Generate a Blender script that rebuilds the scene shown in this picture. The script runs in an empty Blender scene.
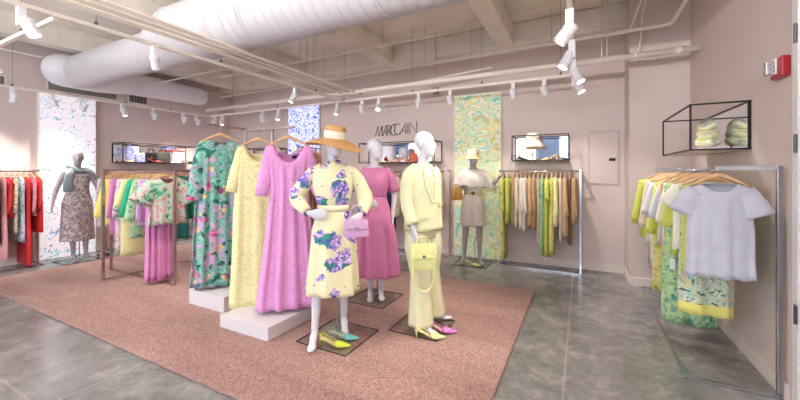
import bpy, bmesh, math, random, zlib
from mathutils import Vector, Matrix, Euler
random.seed(7)
C = bpy.context.scene
COL = C.collection
PI = math.pi

# ---------------------------------------------------------------- materials
def new_mat(name):
    m = bpy.data.materials.new(name); m.use_nodes = True
    nt = m.node_tree; b = nt.nodes['Principled BSDF']
    return m, nt, b
def lin(c):
    return tuple((x/12.92 if x <= .04045 else ((x+.055)/1.055)**2.4) for x in [v/255 for v in c]) + (1,)
def N(nt, t, **k):
    n = nt.nodes.new(t)
    for a, v in k.items(): setattr(n, a, v)
    return n
def coords(nt, scale=(1,1,1)):
    tc = N(nt, 'ShaderNodeTexCoord'); mp = N(nt, 'ShaderNodeMapping')
    mp.inputs['Scale'].default_value = scale
    nt.links.new(tc.outputs['Object'], mp.inputs['Vector'])
    return mp.outputs['Vector']
def ramp(nt, fac, stops, interp='LINEAR'):
    r = N(nt, 'ShaderNodeValToRGB'); r.color_ramp.interpolation = interp
    e = r.color_ramp.elements
    while len(e) < len(stops): e.new(.5)
    for i, (p, c) in enumerate(stops):
        e[i].position = p; e[i].color = c if len(c) == 4 else lin(c)
    nt.links.new(fac, r.inputs['Fac'])
    return r.outputs['Color']
def noise(nt, vec, scale, detail=3, dist=0.0, rough=.5):
    n = N(nt, 'ShaderNodeTexNoise'); n.inputs['Scale'].default_value = scale
    n.inputs['Detail'].default_value = detail; n.inputs['Distortion'].default_value = dist
    n.inputs['Roughness'].default_value = rough
    nt.links.new(vec, n.inputs['Vector']); return n
def mix(nt, fac, a, b):
    m = N(nt, 'ShaderNodeMix', data_type='RGBA')
    if isinstance(fac, float): m.inputs[0].default_value = fac
    else: nt.links.new(fac, m.inputs[0])
    for s, v in ((6, a), (7, b)):
        if isinstance(v, tuple): m.inputs[s].default_value = v
        else: nt.links.new(v, m.inputs[s])
    return m.outputs[2]
def bump(nt, b, h, strength=.2, dist=.01):
    bp = N(nt, 'ShaderNodeBump'); bp.inputs['Strength'].default_value = strength
    bp.inputs['Distance'].default_value = dist
    nt.links.new(h, bp.inputs['Height']); nt.links.new(bp.outputs['Normal'], b.inputs['Normal'])
def plain(name, c, rough=.5, metal=0., var=.0, vs=6, bmp=0., bs=60, sheen=0.):
    m, nt, b = new_mat(name)
    b.inputs['Roughness'].default_value = rough; b.inputs['Metallic'].default_value = metal
    if sheen: b.inputs['Sheen Weight'].default_value = sheen
    v = coords(nt)
    c1 = tuple(min(255, x*(1+var)) for x in c); c2 = tuple(x*(1-var) for x in c)
    n = noise(nt, v, vs, 4)
    nt.links.new(ramp(nt, n.outputs['Fac'], [(.3, c2), (.7, c1)]), b.inputs['Base Color'])
    if bmp:
        n2 = noise(nt, v, bs, 3); bump(nt, b, n2.outputs['Fac'], bmp)
    return m
def fabric(name, c, rough=.75, folds=.0):
    return plain(name, c, rough, 0, .03, 9, .12, 160, .1)
def palette(name, cols, scale=8, dist=1.5, flower=None, fscale=9, rough=.7, emit=0., lo=.28, hi=.72, zs=1., interp='LINEAR', fr=.3):
    """printed cloth: marbled noise palette with flower blobs on top"""
    m, nt, b = new_mat(name); b.inputs['Roughness'].default_value = rough
    v = coords(nt, (1, 1, zs))
    n = noise(nt, v, scale, 3, dist)
    k = len(cols)
    col = ramp(nt, n.outputs['Fac'], [(lo+(hi-lo)*i/(k-1), c) for i, c in enumerate(cols)], interp)
    if flower:
        for q, fc in enumerate(flower):
            w = N(nt, 'ShaderNodeTexVoronoi'); w.inputs['Scale'].default_value = fscale*(1+.23*q)
            mp = N(nt, 'ShaderNodeMapping'); mp.inputs['Location'].default_value = (3.1*q+.4, 1.7*q, 2.3*q)
            nt.links.new(v, mp.inputs['Vector'])
            n3 = noise(nt, v, fscale*2.2, 2)
            ad = N(nt, 'ShaderNodeMixRGB', blend_type='ADD'); ad.inputs[0].default_value = .09
            nt.links.new(mp.outputs['Vector'], ad.inputs[1]); nt.links.new(n3.outputs['Color'], ad.inputs[2])
            nt.links.new(ad.outputs[0], w.inputs['Vector'])
            f = ramp(nt, w.outputs['Distance'], [(fr*.75, (1,1,1,1)), (fr, (0,0,0,1))])
            dark = tuple(x*.72 for x in fc)
            fcol = ramp(nt, n3.outputs['Fac'], [(.35, dark), (.5, fc), (.68, tuple(min(255, x*1.15+25) for x in fc))])
            col = mix(nt, f, col, fcol)
    nt.links.new(col, b.inputs['Base Color'])
    if emit:
        nt.links.new(col, b.inputs['Emission Color']); b.inputs['Emission Strength'].default_value = emit
    return m
def emis(name, c, s):
    m, nt, b = new_mat(name)
    b.inputs['Base Color'].default_value = lin(c); b.inputs['Emission Color'].default_value = lin(c)
    b.inputs['Emission Strength'].default_value = s
    return m
def lace(name, c):
    m, nt, b = new_mat(name); b.inputs['Roughness'].default_value = .8
    v = coords(nt)
    w = N(nt, 'ShaderNodeTexVoronoi', feature='DISTANCE_TO_EDGE'); w.inputs['Scale'].default_value = 38
    n = noise(nt, v, 26, 3, 1.2)
    ad = N(nt, 'ShaderNodeMixRGB', blend_type='ADD'); ad.inputs[0].default_value = .06
    nt.links.new(v, ad.inputs[1]); nt.links.new(n.outputs['Color'], ad.inputs[2]); nt.links.new(ad.outputs[0], w.inputs['Vector'])
    a = ramp(nt, n.outputs['Fac'], [(.33, (c[0]*.94,c[1]*.88,c[2]*.92)), (.45, tuple(x*.97 for x in c)), (.62, c)])
    e = ramp(nt, w.outputs['Distance'], [(.02, (1,1,1,1)), (.09, (0,0,0,1))])
    nt.links.new(mix(nt, e, a, lin(tuple(min(255, x*1.05+4) for x in c))), b.inputs['Base Color'])
    bump(nt, b, n.outputs['Fac'], .15, .005)
    return m
def bouquet(name, base):
    """cream cloth with scattered hydrangea bouquets in violet, blue and green"""
    m, nt, b = new_mat(name); b.inputs['Roughness'].default_value = .6
    v = coords(nt, (1, .12, 1))
    def clusters(scale, loc, r):
        w = N(nt, 'ShaderNodeTexVoronoi'); w.inputs['Scale'].default_value = scale; w.inputs['Randomness'].default_value = .8
        mp = N(nt, 'ShaderNodeMapping'); mp.inputs['Location'].default_value = loc
        n = noise(nt, v, 22, 2)
        ad = N(nt, 'ShaderNodeMixRGB', blend_type='ADD'); ad.inputs[0].default_value = .07
        nt.links.new(v, mp.inputs['Vector']); nt.links.new(mp.outputs['Vector'], ad.inputs[1])
        nt.links.new(n.outputs['Color'], ad.inputs[2]); nt.links.new(ad.outputs[0], w.inputs['Vector'])
        return ramp(nt, w.outputs['Distance'], [(r*.93, (1,1,1,1)), (r, (0,0,0,1))])
    pet = N(nt, 'ShaderNodeTexVoronoi'); pet.inputs['Scale'].default_value = 58; nt.links.new(v, pet.inputs['Vector'])
    pcol = ramp(nt, pet.outputs['Color'], [(.15, (84,76,182)), (.34, (142,110,196)), (.52, (200,160,216)), (.75, (236,212,234))])
    big = noise(nt, v, 9, 1)
    gcol = ramp(nt, pet.outputs['Color'], [(.2, (16,104,92)), (.5, (52,160,132)), (.75, (90,80,190))])
    sel = ramp(nt, big.outputs['Fac'], [(.5, (0,0,0,1)), (.56, (1,1,1,1))])
    fl = mix(nt, sel, pcol, gcol)
    c = mix(nt, clusters(5.2, (.1, .0, .31), .42), lin(base), fl)
    c = mix(nt, clusters(4.4, (2.3, .0, 1.17), .27), c, fl)
    c = mix(nt, clusters(17, (.5, .1, .2), .13), c, lin((120,110,190)))
    nt.links.new(c, b.inputs['Base Color'])
    return m

M = {}
M['wall'] = plain('painted blush plaster', (222,205,198), .8, 0, .012, 1.5, .05, 40)
M['wallwhite'] = plain('white painted trim', (238,232,230), .5, 0, .01)
M['base'] = plain('painted baseboard', (234,220,212), .5, 0, .01)
M['ceil'] = None
M['white'] = plain('white enamel', (236,234,236), .35, 0, .01)
M['duct'] = None
M['track'] = plain('cream painted metal', (238,228,216), .45, 0, .01)
M['chrome'] = plain('brushed chrome', (200,200,206), .22, .95, .02, 30)
M['bronze'] = plain('rose chrome', (196,172,168), .25, .9, .02, 30)
M['black'] = plain('black powder coat', (28,26,28), .45, .3, .02)
M['dark'] = plain('dark grey steel', (92,90,92), .4, .7, .05)
M['wood'] = plain('pale beech wood', (222,178,132), .5, 0, .07, 18)
M['skinwhite'] = plain('white gloss fibreglass', (226,223,228), .32, 0, .008)
M['skingrey'] = plain('matt grey fibreglass', (176,166,166), .45, 0, .01)
M['plinth'] = plain('white lacquered board', (226,220,222), .5, 0, .01)
M['glass'] = None
M['red'] = plain('red plastic', (172,34,46), .4)
M['lens'] = emis('lit lamp lens', (255,250,240), 14)
M['lensdim'] = emis('dim lamp lens', (255,244,230), 2.5)
M['grille'] = None
M['wire'] = plain('galvanised wire', (176,168,160), .5, .3)
M['globe'] = emis('opal fill globe', (255,246,236), 2.0)  # glow of the fill globes added behind the camera
M['daylight'] = emis('bright daylight outside', (226,238,255), 3.2)
M['bluewall'] = plain('pale blue painted frame', (150,178,222), .5)
M['straw'] = plain('woven straw', (206,160,104), .7, 0, .16, 90, .5, 140)
M['straw2'] = plain('pale straw', (224,198,150), .7, 0, .12, 80, .4, 120)
M['ribbon'] = fabric('cream ribbon', (240,226,204))
M['paper'] = plain('white paper', (240,240,240), .6)
M['gold'] = plain('gold metal', (200,160,90), .3, .9)

def mk_glass():
    m, nt, b = new_mat('clear base glass')
    t = N(nt, 'ShaderNodeBsdfTransparent'); t.inputs[0].default_value = (.93,.96,.94,1)
    g = N(nt, 'ShaderNodeBsdfGlossy'); g.inputs['Roughness'].default_value = .04
    x = N(nt, 'ShaderNodeMixShader'); x.inputs[0].default_value = .12; nt.links.new(t.outputs[0], x.inputs[1]); nt.links.new(g.outputs[0], x.inputs[2])
    nt.links.new(x.outputs[0], nt.nodes['Material Output'].inputs['Surface'])
    return m
M['glass'] = mk_glass()
def mk_mirror():
    m, nt, b = new_mat('mirror'); b.inputs['Metallic'].default_value = 1
    b.inputs['Base Color'].default_value = (.86, .88, .9, 1); b.inputs['Roughness'].default_value = .02
    return m
M['mirror'] = mk_mirror()
def mk_duct():
    m, nt, b = new_mat('white spiral duct'); b.inputs['Roughness'].default_value = .5
    b.inputs['Base Color'].default_value = lin((206,202,204))
    tc = N(nt, 'ShaderNodeTexCoord'); w = N(nt, 'ShaderNodeTexWave', wave_type='BANDS', bands_direction='X', wave_profile='SAW')
    w.inputs['Scale'].default_value = 2.6; nt.links.new(tc.outputs['Object'], w.inputs['Vector'])
    r = ramp(nt, w.outputs['Fac'], [(.0, (0,0,0,1)), (.08, (1,1,1,1)), (.92, (1,1,1,1)), (1, (0,0,0,1))])
    bump(nt, b, r, .5, .012); return m
M['duct'] = mk_duct()
def mk_ceiling():
    m, nt, b = new_mat('painted board-formed concrete'); b.inputs['Roughness'].default_value = .85
    v = coords(nt)
    n = noise(nt, v, 2.2, 6, .4, .6); n2 = noise(nt, v, 30, 3)
    nt.links.new(ramp(nt, n.outputs['Fac'], [(.3, (232,221,206)), (.55, (245,237,225)), (.75, (250,245,235))]), b.inputs['Base Color'])
    w = N(nt, 'ShaderNodeTexWave', wave_type='BANDS', bands_direction='Y'); w.inputs['Scale'].default_value = 2.2
    nt.links.new(v, w.inputs['Vector'])
    mm = N(nt, 'ShaderNodeMath', operation='ADD'); nt.links.new(ramp(nt, w.outputs['Fac'], [(.0,(0,0,0,1)),(.04,(1,1,1,1))]), mm.inputs[0]); nt.links.new(n2.outputs['Fac'], mm.inputs[1])
    bump(nt, b, mm.outputs[0], .25, .01); return m
M['ceil'] = mk_ceiling()
def mk_floor():
    m, nt, b = new_mat('polished grey concrete'); v = coords(nt)
    n = noise(nt, v, 1.1, 7, .8, .62); n2 = noise(nt, v, 5, 8, .3, .78)
    a = ramp(nt, n.outputs['Fac'], [(.3, (96,94,92)), (.5, (138,135,132)), (.7, (182,178,174))])
    c = ramp(nt, n2.outputs['Fac'], [(.36, (84,82,80)), (.52, (134,131,128)), (.7, (196,192,188))])
    col = mix(nt, .5, a, c)
    sx = N(nt, 'ShaderNodeSeparateXYZ'); nt.links.new(v, sx.inputs[0])
    last = None
    for ax, p in ((0, -.107), (0, -2.95), (0, -5.8), (1, .89), (1, 3.83)):
        s = N(nt, 'ShaderNodeMath', operation='SUBTRACT'); nt.links.new(sx.outputs[ax], s.inputs[0]); s.inputs[1].default_value = p
        ab = N(nt, 'ShaderNodeMath', operation='ABSOLUTE'); nt.links.new(s.outputs[0], ab.inputs[0])
        l = N(nt, 'ShaderNodeMath', operation='LESS_THAN'); nt.links.new(ab.outputs[0], l.inputs[0]); l.inputs[1].default_value = .008
        if last is None: last = l
        else:
            mx = N(nt, 'ShaderNodeMath', operation='MAXIMUM'); nt.links.new(last.outputs[0], mx.inputs[0]); nt.links.new(l.outputs[0], mx.inputs[1]); last = mx
    sc = N(nt, 'ShaderNodeMath', operation='MULTIPLY'); nt.links.new(last.outputs[0], sc.inputs[0]); sc.inputs[1].default_value = .45
    nt.links.new(mix(nt, sc.outputs[0], col, lin((178,174,170))), b.inputs['Base Color'])
    r = ramp(nt, n2.outputs['Fac'], [(.3, (.12,.12,.12,1)), (.75, (.3,.3,.3,1))]); nt.links.new(r, b.inputs['Roughness'])
    bump(nt, b, n2.outputs['Fac'], .06, .01); return m
M['floor'] = mk_floor()
def mk_rug():
    m, nt, b = new_mat('blush pink pile'); b.inputs['Roughness'].default_value = .95
    v = coords(nt)
    n = noise(nt, v, 75, 3, 0, .7); n2 = noise(nt, coords(nt, (.35, 1.6, 1)), 1.6, 3, .5)
    a = ramp(nt, n.outputs['Fac'], [(.3, (146,104,97)), (.5, (198,160,149)), (.7, (226,194,183))])
    mx = N(nt, 'ShaderNodeMixRGB', blend_type='MULTIPLY'); mx.inputs[0].default_value = .5
    nt.links.new(a, mx.inputs[1]); nt.links.new(ramp(nt, n2.outputs['Fac'], [(.35, (205,190,188)), (.6, (255,250,246))]), mx.inputs[2])
    nt.links.new(mx.outputs[0], b.inputs['Base Color'])
    bump(nt, b, n.outputs['Fac'], 1.0, .02); return m
M['rug'] = mk_rug()
def mk_grille():
    m, nt, b = new_mat('slotted grey grille'); v = coords(nt)
    w = N(nt, 'ShaderNodeTexWave', bands_direction='Y'); w.inputs['Scale'].default_value = 12; nt.links.new(v, w.inputs['Vector'])
    nt.links.new(ramp(nt, w.outputs['Fac'], [(.3, (50,52,50)), (.6, (120,122,116))]), b.inputs['Base Color']); return m
M['grille'] = mk_grille()
M['recess'] = plain('grey green panel', (142,140,128), .8, 0, .03, 5)

# fabrics
F = {}
for k, c in dict(white=(201,200,211), cream=(238,228,206), ivory=(244,236,222), beige=(222,200,176), camel=(208,170,124), tan=(190,150,108),
                 lime=(206,213,92), lemon=(243,232,128), butter=(240,234,172), paleyellow=(246,243,204), emerald=(34,172,130), teal=(20,120,110),
                 navy=(40,52,92), pink=(226,142,196), rose=(214,126,176), lilac=(214,170,214), dusty=(206,142,150), red=(226,40,44), coral=(236,110,110),
                 blush=(238,168,170), grey=(170,168,166), khaki=(150,130,96), sand=(226,212,196), stone=(206,196,184), greysage=(158,172,172),
                 mauve=(176,120,134), brown=(128,92,72)).items():
    F[k] = fabric(k+' cloth', c)
F['gown'] = palette('aqua garden print', [(30,96,84),(70,150,128),(150,206,188),(96,168,146),(190,170,206),(222,170,190),(60,140,120)], 6, 1.5,
                    [(206,90,140),(226,190,130),(34,96,84)], 6.0, fr=.27)
F['ruffle'] = palette('mint garden print', [(36,120,100),(110,176,140),(176,214,180),(214,206,196),(226,140,166),(140,190,150),(40,110,110)], 6.5, 1.6,
                      [(240,110,150),(240,160,90),(30,110,100)], 9, fr=.24)
F['yellowlace'] = lace('yellow lace', (246,240,176))
F['yellowlace2'] = lace('butter lace', (242,232,168))
F['pinklace'] = lace('pink lace', (236,164,218))
F['bouquet'] = bouquet('hydrangea print', (240,235,190))
F['floralblue'] = palette('white and blue floral', [(60,90,130),(220,230,240),(244,246,248),(150,190,220),(90,140,120)], 22, .5)
F['floraldark'] = palette('olive and cream floral', [(60,66,50),(214,196,160),(236,226,204),(90,110,80),(50,50,50)], 14, .8)
F['floralpink'] = palette('rose and grey floral', [(140,140,150),(226,170,190),(240,226,226),(90,160,150),(180,140,190)], 10, 1.2)
F['limeprint'] = palette('lime garden print', [(120,130,60),(200,208,80),(228,226,140),(214,196,150),(150,160,90)], 12, 1.2, [(220,170,90)], 16)
F['swirl'] = palette('pastel swirl print', [(110,130,90),(236,232,212),(140,206,204),(238,224,150),(212,196,190),(120,190,140),(238,234,222)], 5.5, 3.0, interp='CONSTANT', lo=.36, hi=.64)
F['tealprint'] = palette('teal leaf print', [(40,110,90),(120,190,160),(200,220,150),(90,160,140),(226,220,190)], 11, 1.6)
F['sketch'] = palette('city sketch print', [(84,80,88),(200,186,176),(222,208,198),(112,106,112),(170,130,130),(214,200,192),(70,90,100)], 13, 1.2, lo=.3, hi=.7)
F['coralpattern'] = palette('coral pattern', [(190,60,80),(226,150,160),(214,110,130),(240,200,200)], 24, .8)
F['bluefloral'] = palette('blue and white print', [(60,80,190),(236,238,250),(100,120,210),(240,240,250)], 26, .6)
PAN = {}
PAN['floral'] = palette('backlit blossom print', [(120,150,190),(206,222,236),(240,243,248),(250,226,230),(240,242,250),(130,190,200)], 8, 1.6,
                        [(244,196,204),(110,188,176),(150,172,214)], 11, emit=.28, fr=.24)
PAN['swirl'] = palette('backlit swirl print', [(196,190,140),(232,226,150),(140,204,198),(240,228,204),(230,210,134),(160,214,200),(236,234,176),(130,190,182)], 2.6, 3.0, interp='CONSTANT', lo=.36, hi=.64, emit=.12)
PAN['blue'] = palette('backlit blue print', [(40,60,190),(90,110,220),(240,242,252),(60,84,200),(236,240,252)], 15, 1.0, emit=.6, lo=.33, hi=.67)

# ---------------------------------------------------------------- mesh helpers
def mesh_obj(name, verts, faces, mat=None, parent=None, smooth=True, bevel=0, mats=None):
    me = bpy.data.meshes.new(name); me.from_pydata([tuple(v) for v in verts], [], faces); me.update()
    o = bpy.data.objects.new(name, me); COL.objects.link(o)
    if mat: me.materials.append(mat)
    if smooth: me.polygons.foreach_set('use_smooth', [True]*len(me.polygons))
    if parent: o.parent = parent
    if bevel:
        b = o.modifiers.new('bevel', 'BEVEL'); b.width = bevel; b.segments = 2; b.limit_method = 'ANGLE'
    return o
class MB:
    def __init__(s): s.v = []; s.f = []
    def add(s, v, f):
        k = len(s.v); s.v += [Vector(p) for p in v]; s.f += [tuple(i+k for i in q) for q in f]; return s
    def box(s, c, d, rot=None):
        x, y, z = [q/2 for q in d]
        v = [Vector(p) for p in ((-x,-y,-z),(x,-y,-z),(x,y,-z),(-x,y,-z),(-x,-y,z),(x,-y,z),(x,y,z),(-x,y,z))]
        if rot: r = Euler(rot).to_matrix(); v = [r @ p for p in v]
        return s.add([p+Vector(c) for p in v], [(0,3,2,1),(4,5,6,7),(0,1,5,4),(1,2,6,5),(2,3,7,6),(3,0,4,7)])
    def bx(s, x0, x1, y0, y1, z0, z1):
        return s.box(((x0+x1)/2,(y0+y1)/2,(z0+z1)/2), (abs(x1-x0),abs(y1-y0),abs(z1-z0)))
    def rings(s, rings, closed=True, caps=True):
        n = len(rings[0]); v = [p for r in rings for p in r]; f = []
        for i in range(len(rings)-1):
            for j in range(n if closed else n-1):
                a = i*n+j; b = i*n+(j+1) % n
                f.append((a, b, b+n, a+n))
        if caps: f.append(tuple(reversed(range(n)))); f.append(tuple(range((len(rings)-1)*n, len(rings)*n)))
        return s.add(v, f)
    def tube(s, pts, r, n=8, flat=None, caps=True, up=None):
        pts = [Vector(p) for p in pts]
        if not hasattr(r, '__len__'): r = [r]*len(pts)
        rings = []; prev = None
        for i, p in enumerate(pts):
            t = (pts[min(i+1, len(pts)-1)]-pts[max(i-1, 0)]).normalized()
            if prev is None:
                u = Vector(up) if up else (Vector((0,0,1)) if abs(t.z) < .9 else Vector((1,0,0)))
                u = (u - t*u.dot(t)).normalized()
            else: u = (prev - t*prev.dot(t)).normalized()
            prev = u; w = t.cross(u)
            k = 1 if flat is None else flat
            rr = r[i]
            ra, rb = (rr if hasattr(rr, '__len__') else (rr, rr*k))
            rings.append([p+u*(ra*math.cos(a))+w*(rb*math.sin(a)) for a in [2*PI*j/n for j in range(n)]])
        return s.rings(rings, True, caps)
    def lathe(s, prof, n=24, c=(0,0,0), M_=None):
        rings = []
        for r, z in prof:
            ring = [Vector((max(r,1e-4)*math.cos(a), max(r,1e-4)*math.sin(a), z)) for a in [2*PI*j/n for j in range(n)]]
            if M_ is not None: ring = [M_ @ p for p in ring]
            rings.append([p+Vector(c) for p in ring])
        return s.rings(rings)
    def ellip(s, c, r, n=12, m=8, rot=None):
        R = Euler(rot).to_matrix() if rot else Matrix.Identity(3)
        rings = []
        for i in range(m+1):
            t = PI*i/m; q = max(math.sin(t), 1e-3)
            rings.append([Vector(c)+R@Vector((r[0]*q*math.cos(2*PI*j/n), r[1]*q*math.sin(2*PI*j/n), -r[2]*math.cos(t))) for j in range(n)])
        return s.rings(rings)
    def build(s, name, mat, parent=None, smooth=False, bevel=0):
        return mesh_obj(name, s.v, s.f, mat, parent, smooth, bevel)
def props(o, label=None, cat=None, group=None, kind=None):
    if label: o['label'] = label
    if cat: o['category'] = cat
    if group: o['group'] = group
    if kind: o['kind'] = kind
    return o
def thing(name, label, cat, loc=(0,0,0), rz=0, group=None):
    o = bpy.data.objects.new(name, None); COL.objects.link(o); o.empty_display_size = .1
    o.location = loc; o.rotation_euler = (0, 0, rz)
    return props(o, label, cat, group)
def struct(name, mb, mat, parent=None, label=None, bevel=0):
    o = mb.build(name, mat, parent, False, bevel)
    o['kind'] = 'structure'
    if label: o['label'] = label
    return o
def auto_smooth(o, ang=40):
    o.data.set_sharp_from_angle(angle=math.radians(ang)); return o
def face_cam(x, y): return math.atan2(-x, y)

# ---------------------------------------------------------------- camera
H = 1.45
cam = bpy.data.cameras.new('camera'); co = bpy.data.objects.new('camera', cam); COL.objects.link(co)
cam.sensor_width = 36; cam.lens = 350/800*36; cam.shift_y = -28/800; cam.clip_start = .05
co.location = (0, 0, H); co.rotation_euler = (PI/2, 0, math.atan2(.461, .889))
C.camera = co

# ---------------------------------------------------------------- shell
LX, RX, BY, FY, CZ = -7.9, 1.16, 5.9, -3.0, 3.75
struct('floor', MB().bx(LX-.1, RX+.1, FY-.1, BY+.1, -.1, 0), M['floor'])
struct('ceiling', MB().bx(LX-.1, RX+.1, FY-.1, BY+.1, CZ, CZ+.1), M['ceil'])
struct('wall_left', MB().bx(LX-.1, LX, FY, BY, 0, CZ), M['wall'])
struct('wall_back', MB().bx(LX-.1, .56, BY, BY+.1, 0, CZ), M['wall'])
struct('wall_column', MB().bx(.545, RX+.1, 5.34, BY+.1, 0, CZ), M['wall'])
struct('wall_right', MB().bx(RX, RX+.1, 3.005, 5.34, 0, CZ).bx(RX, RX+.1, FY, 2.0, 0, CZ).bx(RX, RX+.1, 2.0, 3.005, 2.5, CZ), M['wall'])
# front wall with windows (behind the camera, seen in the mirrors)
wf = MB()
wins = [(-7.2,-5.2), (-4.6,-2.9), (-2.5,-1.55), (-.75,.6)]
xs = LX-.1
for a, b in wins: wf.bx(xs, a, FY-.1, FY, 0, CZ); wf.bx(a, b, FY-.1, FY, 0, .9); wf.bx(a, b, FY-.1, FY, 3.0, CZ); xs = b
wf.bx(xs, RX+.1, FY-.1, FY, 0, CZ)
struct('wall_front', wf, M['bluewall'])
for i, (a, b) in enumerate(wins):
    w = MB(); m_ = (a+b)/2
    w.bx(a, a+.06, FY-.08, FY+.02, .9, 3.0).bx(b-.06, b, FY-.08, FY+.02, .9, 3.0).bx(a+.06, b-.06, FY-.08, FY+.02, .9, .96).bx(a+.06, b-.06, FY-.08, FY+.02, 2.94, 3.0)
    w.bx(a+.06, b-.06, FY-.07, FY+.01, 2.1, 2.18)
    wo = struct('window_%d' % (i+1), w, M['bluewall'])
    p = MB().bx(a+.06, b-.06, FY-.1, FY-.09, .96, 2.94).build('pane', M['daylight'], wo)
# baseboards
struct('baseboard_back', MB().bx(LX, .545, BY-.018, BY, 0, .11), M['base'], bevel=.003)
struct('baseboard_column', MB().bx(.527, .545, 5.322, BY-.018, 0, .11).bx(.545, RX, 5.322, 5.34, 0, .11), M['base'], bevel=.003)
struct('baseboard_right', MB().bx(RX-.018, RX, 3.07, 5.32, 0, .11), M['base'], bevel=.003)
struct('baseboard_left', MB().bx(LX, LX+.018, FY, BY-.02, 0, .11), M['base'], bevel=.003)
# ceiling beams
n = 1
for x0, x1 in ((-1.18,-.93), (-3.3,-3.03), (-5.4,-5.13), (-7.5,-7.25)):
    struct('trim_%d' % n, MB().bx(x0, x1, FY, 5.6, 3.42, CZ), M['ceil'], label='painted concrete ceiling beam', bevel=.015); n += 1
struct('trim_%d' % n, MB().bx(LX, RX, 5.6, BY, 3.42, CZ), M['ceil'], label='painted concrete edge beam above the back wall', bevel=.015); n += 1
# door at right edge
d = struct('door_1', MB().bx(RX-.01, RX+.03, 2.0, 2.925, 0, 2.5), M['wallwhite'])
tr = struct('trim_%d' % n, MB().bx(RX-.02, RX+.02, 2.93, 3.0, 0, 2.6).bx(RX-.02, RX+.02, 1.95, 2.0, 0, 2.6), M['wallwhite'], label='white door frame', bevel=.004); n += 1
for z in (.6, 1.62, 2.28):
    h = MB().bx(RX-.026, RX-.02, 2.935, 2.965, z-.055, z+.055); h.tube([(RX-.03, 2.932, z-.055), (RX-.03, 2.932, z+.055)], .009)
    h.build('hinge', M['dark'], d)
# access panel on back wall
ap = thing('access_panel', 'flush painted access panel with small black latch on the back wall', 'access panel', (.38, BY-.005, 1.0))
ap.location = (.085, BY, 1.27)
M['panelshade'] = plain('panel edge shadow tone', (206,188,180), .6)  # edge strips toned darker for the thin shadow round the access panel
MB().bx(0,.395,-.012,0,0,.012).bx(0,.395,-.012,0,.768,.78).bx(0,.012,-.012,0,.012,.768).bx(.383,.395,-.012,0,.012,.768).build('frame', M['panelshade'], ap)
MB().bx(.016,.379,-.008,0,.016,.764).build('panel_door', M['wall'], ap, bevel=.002)
MB().bx(.27,.35,-.014,-.008,.34,.38).build('latch', M['black'], ap)

# rug
rg = MB().bx(-7.0, -.5, 1.49, 4.51, 0.0, .022).build('rug', M['rug'], bevel=.008)
props(rg, 'large blush pink pile rug laid on the grey concrete floor', 'rug')
RZ = .022

# ---------------------------------------------------------------- backlit panels
def panel(name, label, pts, mat, axis):
    o = thing(name, label, 'light panel', (0,0,0))
    x0,x1,y0,y1,z0,z1 = pts
    t = .012
    if axis == 'x':   # faces +x, on left wall
        MB().bx(x0, x1-.004, y0, y1, z0, z1).build('panel_frame', M['track'], o, bevel=.004)
        MB().bx(x1-.004, x1, y0+t, y1-t, z0+t, z1-t).build('printed_face', mat, o)
    else:
        MB().bx(x0, x1, y0+.004, y1, z0, z1).build('panel_frame', M['track'], o, bevel=.004)
        MB().bx(x0+t, x1-t, y0, y0+.004, z0+t, z1-t).build('printed_face', mat, o)
    return o
panel('light_panel', 'tall backlit white panel with scattered blossom print on the left wall', (LX+.0, LX+.09, 2.34, 3.1, .0, 2.77), PAN['floral'], 'x')
panel('light_panel', 'tall backlit panel with yellow, aqua and peach swirl print on the back wall', (-1.97, -1.165, BY-.06, BY, 0, 2.77), PAN['swirl'], 'y')
panel('light_panel', 'tall backlit panel with dense blue and white print behind the hanging gowns', (-5.87, -4.97, BY-.06, BY, 0, 2.93), PAN['blue'], 'y')

# ---------------------------------------------------------------- wall sign
sg = thing('wall_sign', 'thin black MARCCAIN lettering fixed to the back wall above the middle display box', 'sign', (-3.60, BY-.012, 2.15))
def stroke(name, *lines):
    mb = MB()
    for l in lines:
        mb.tube([(x*.0112, 0, z*.0265) for x, z in l], .0066, 6, up=(0,1,0))
    mb.build(name, M['black'], sg)
def arc(cx, cz, rx, rz, a0, a1, k=12): return [(cx+rx*math.cos(math.radians(a0+(a1-a0)*i/k)), cz+rz*math.sin(math.radians(a0+(a1-a0)*i/k))) for i in range(k+1)]
stroke('letter', [(0,0),(5.5,7.4),(7.5,0),(13.5,7.4)], [(13.5,7.4),(14,0)])                # M
stroke('letter', [(15,0),(21.5,7.6),(22,.3)], [(17.6,2.6),(21.8,2.6)])              # A
stroke('letter', [(24.5,.3),(24.5,7.7)], arc(25,5.7,5,2,90,-90)+[(24.5,3.7)], [(26,3.7),(31.5,.4)])    # R
stroke('letter', arc(37,4.1,6.2,4,48,312))                                          # C
stroke('letter', arc(44,4.4,6.2,4,48,312))                                          # C
stroke('letter', [(48.5,.6),(59,8.2),(60,.8)], [(52,3),(59.5,3)])                 # A
stroke('letter', [(63.5,.9),(63.5,8.3)])                                                # I
stroke('letter', [(67,1),(67,8.4),(80,1),(80,8.8)])                             # N

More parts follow.
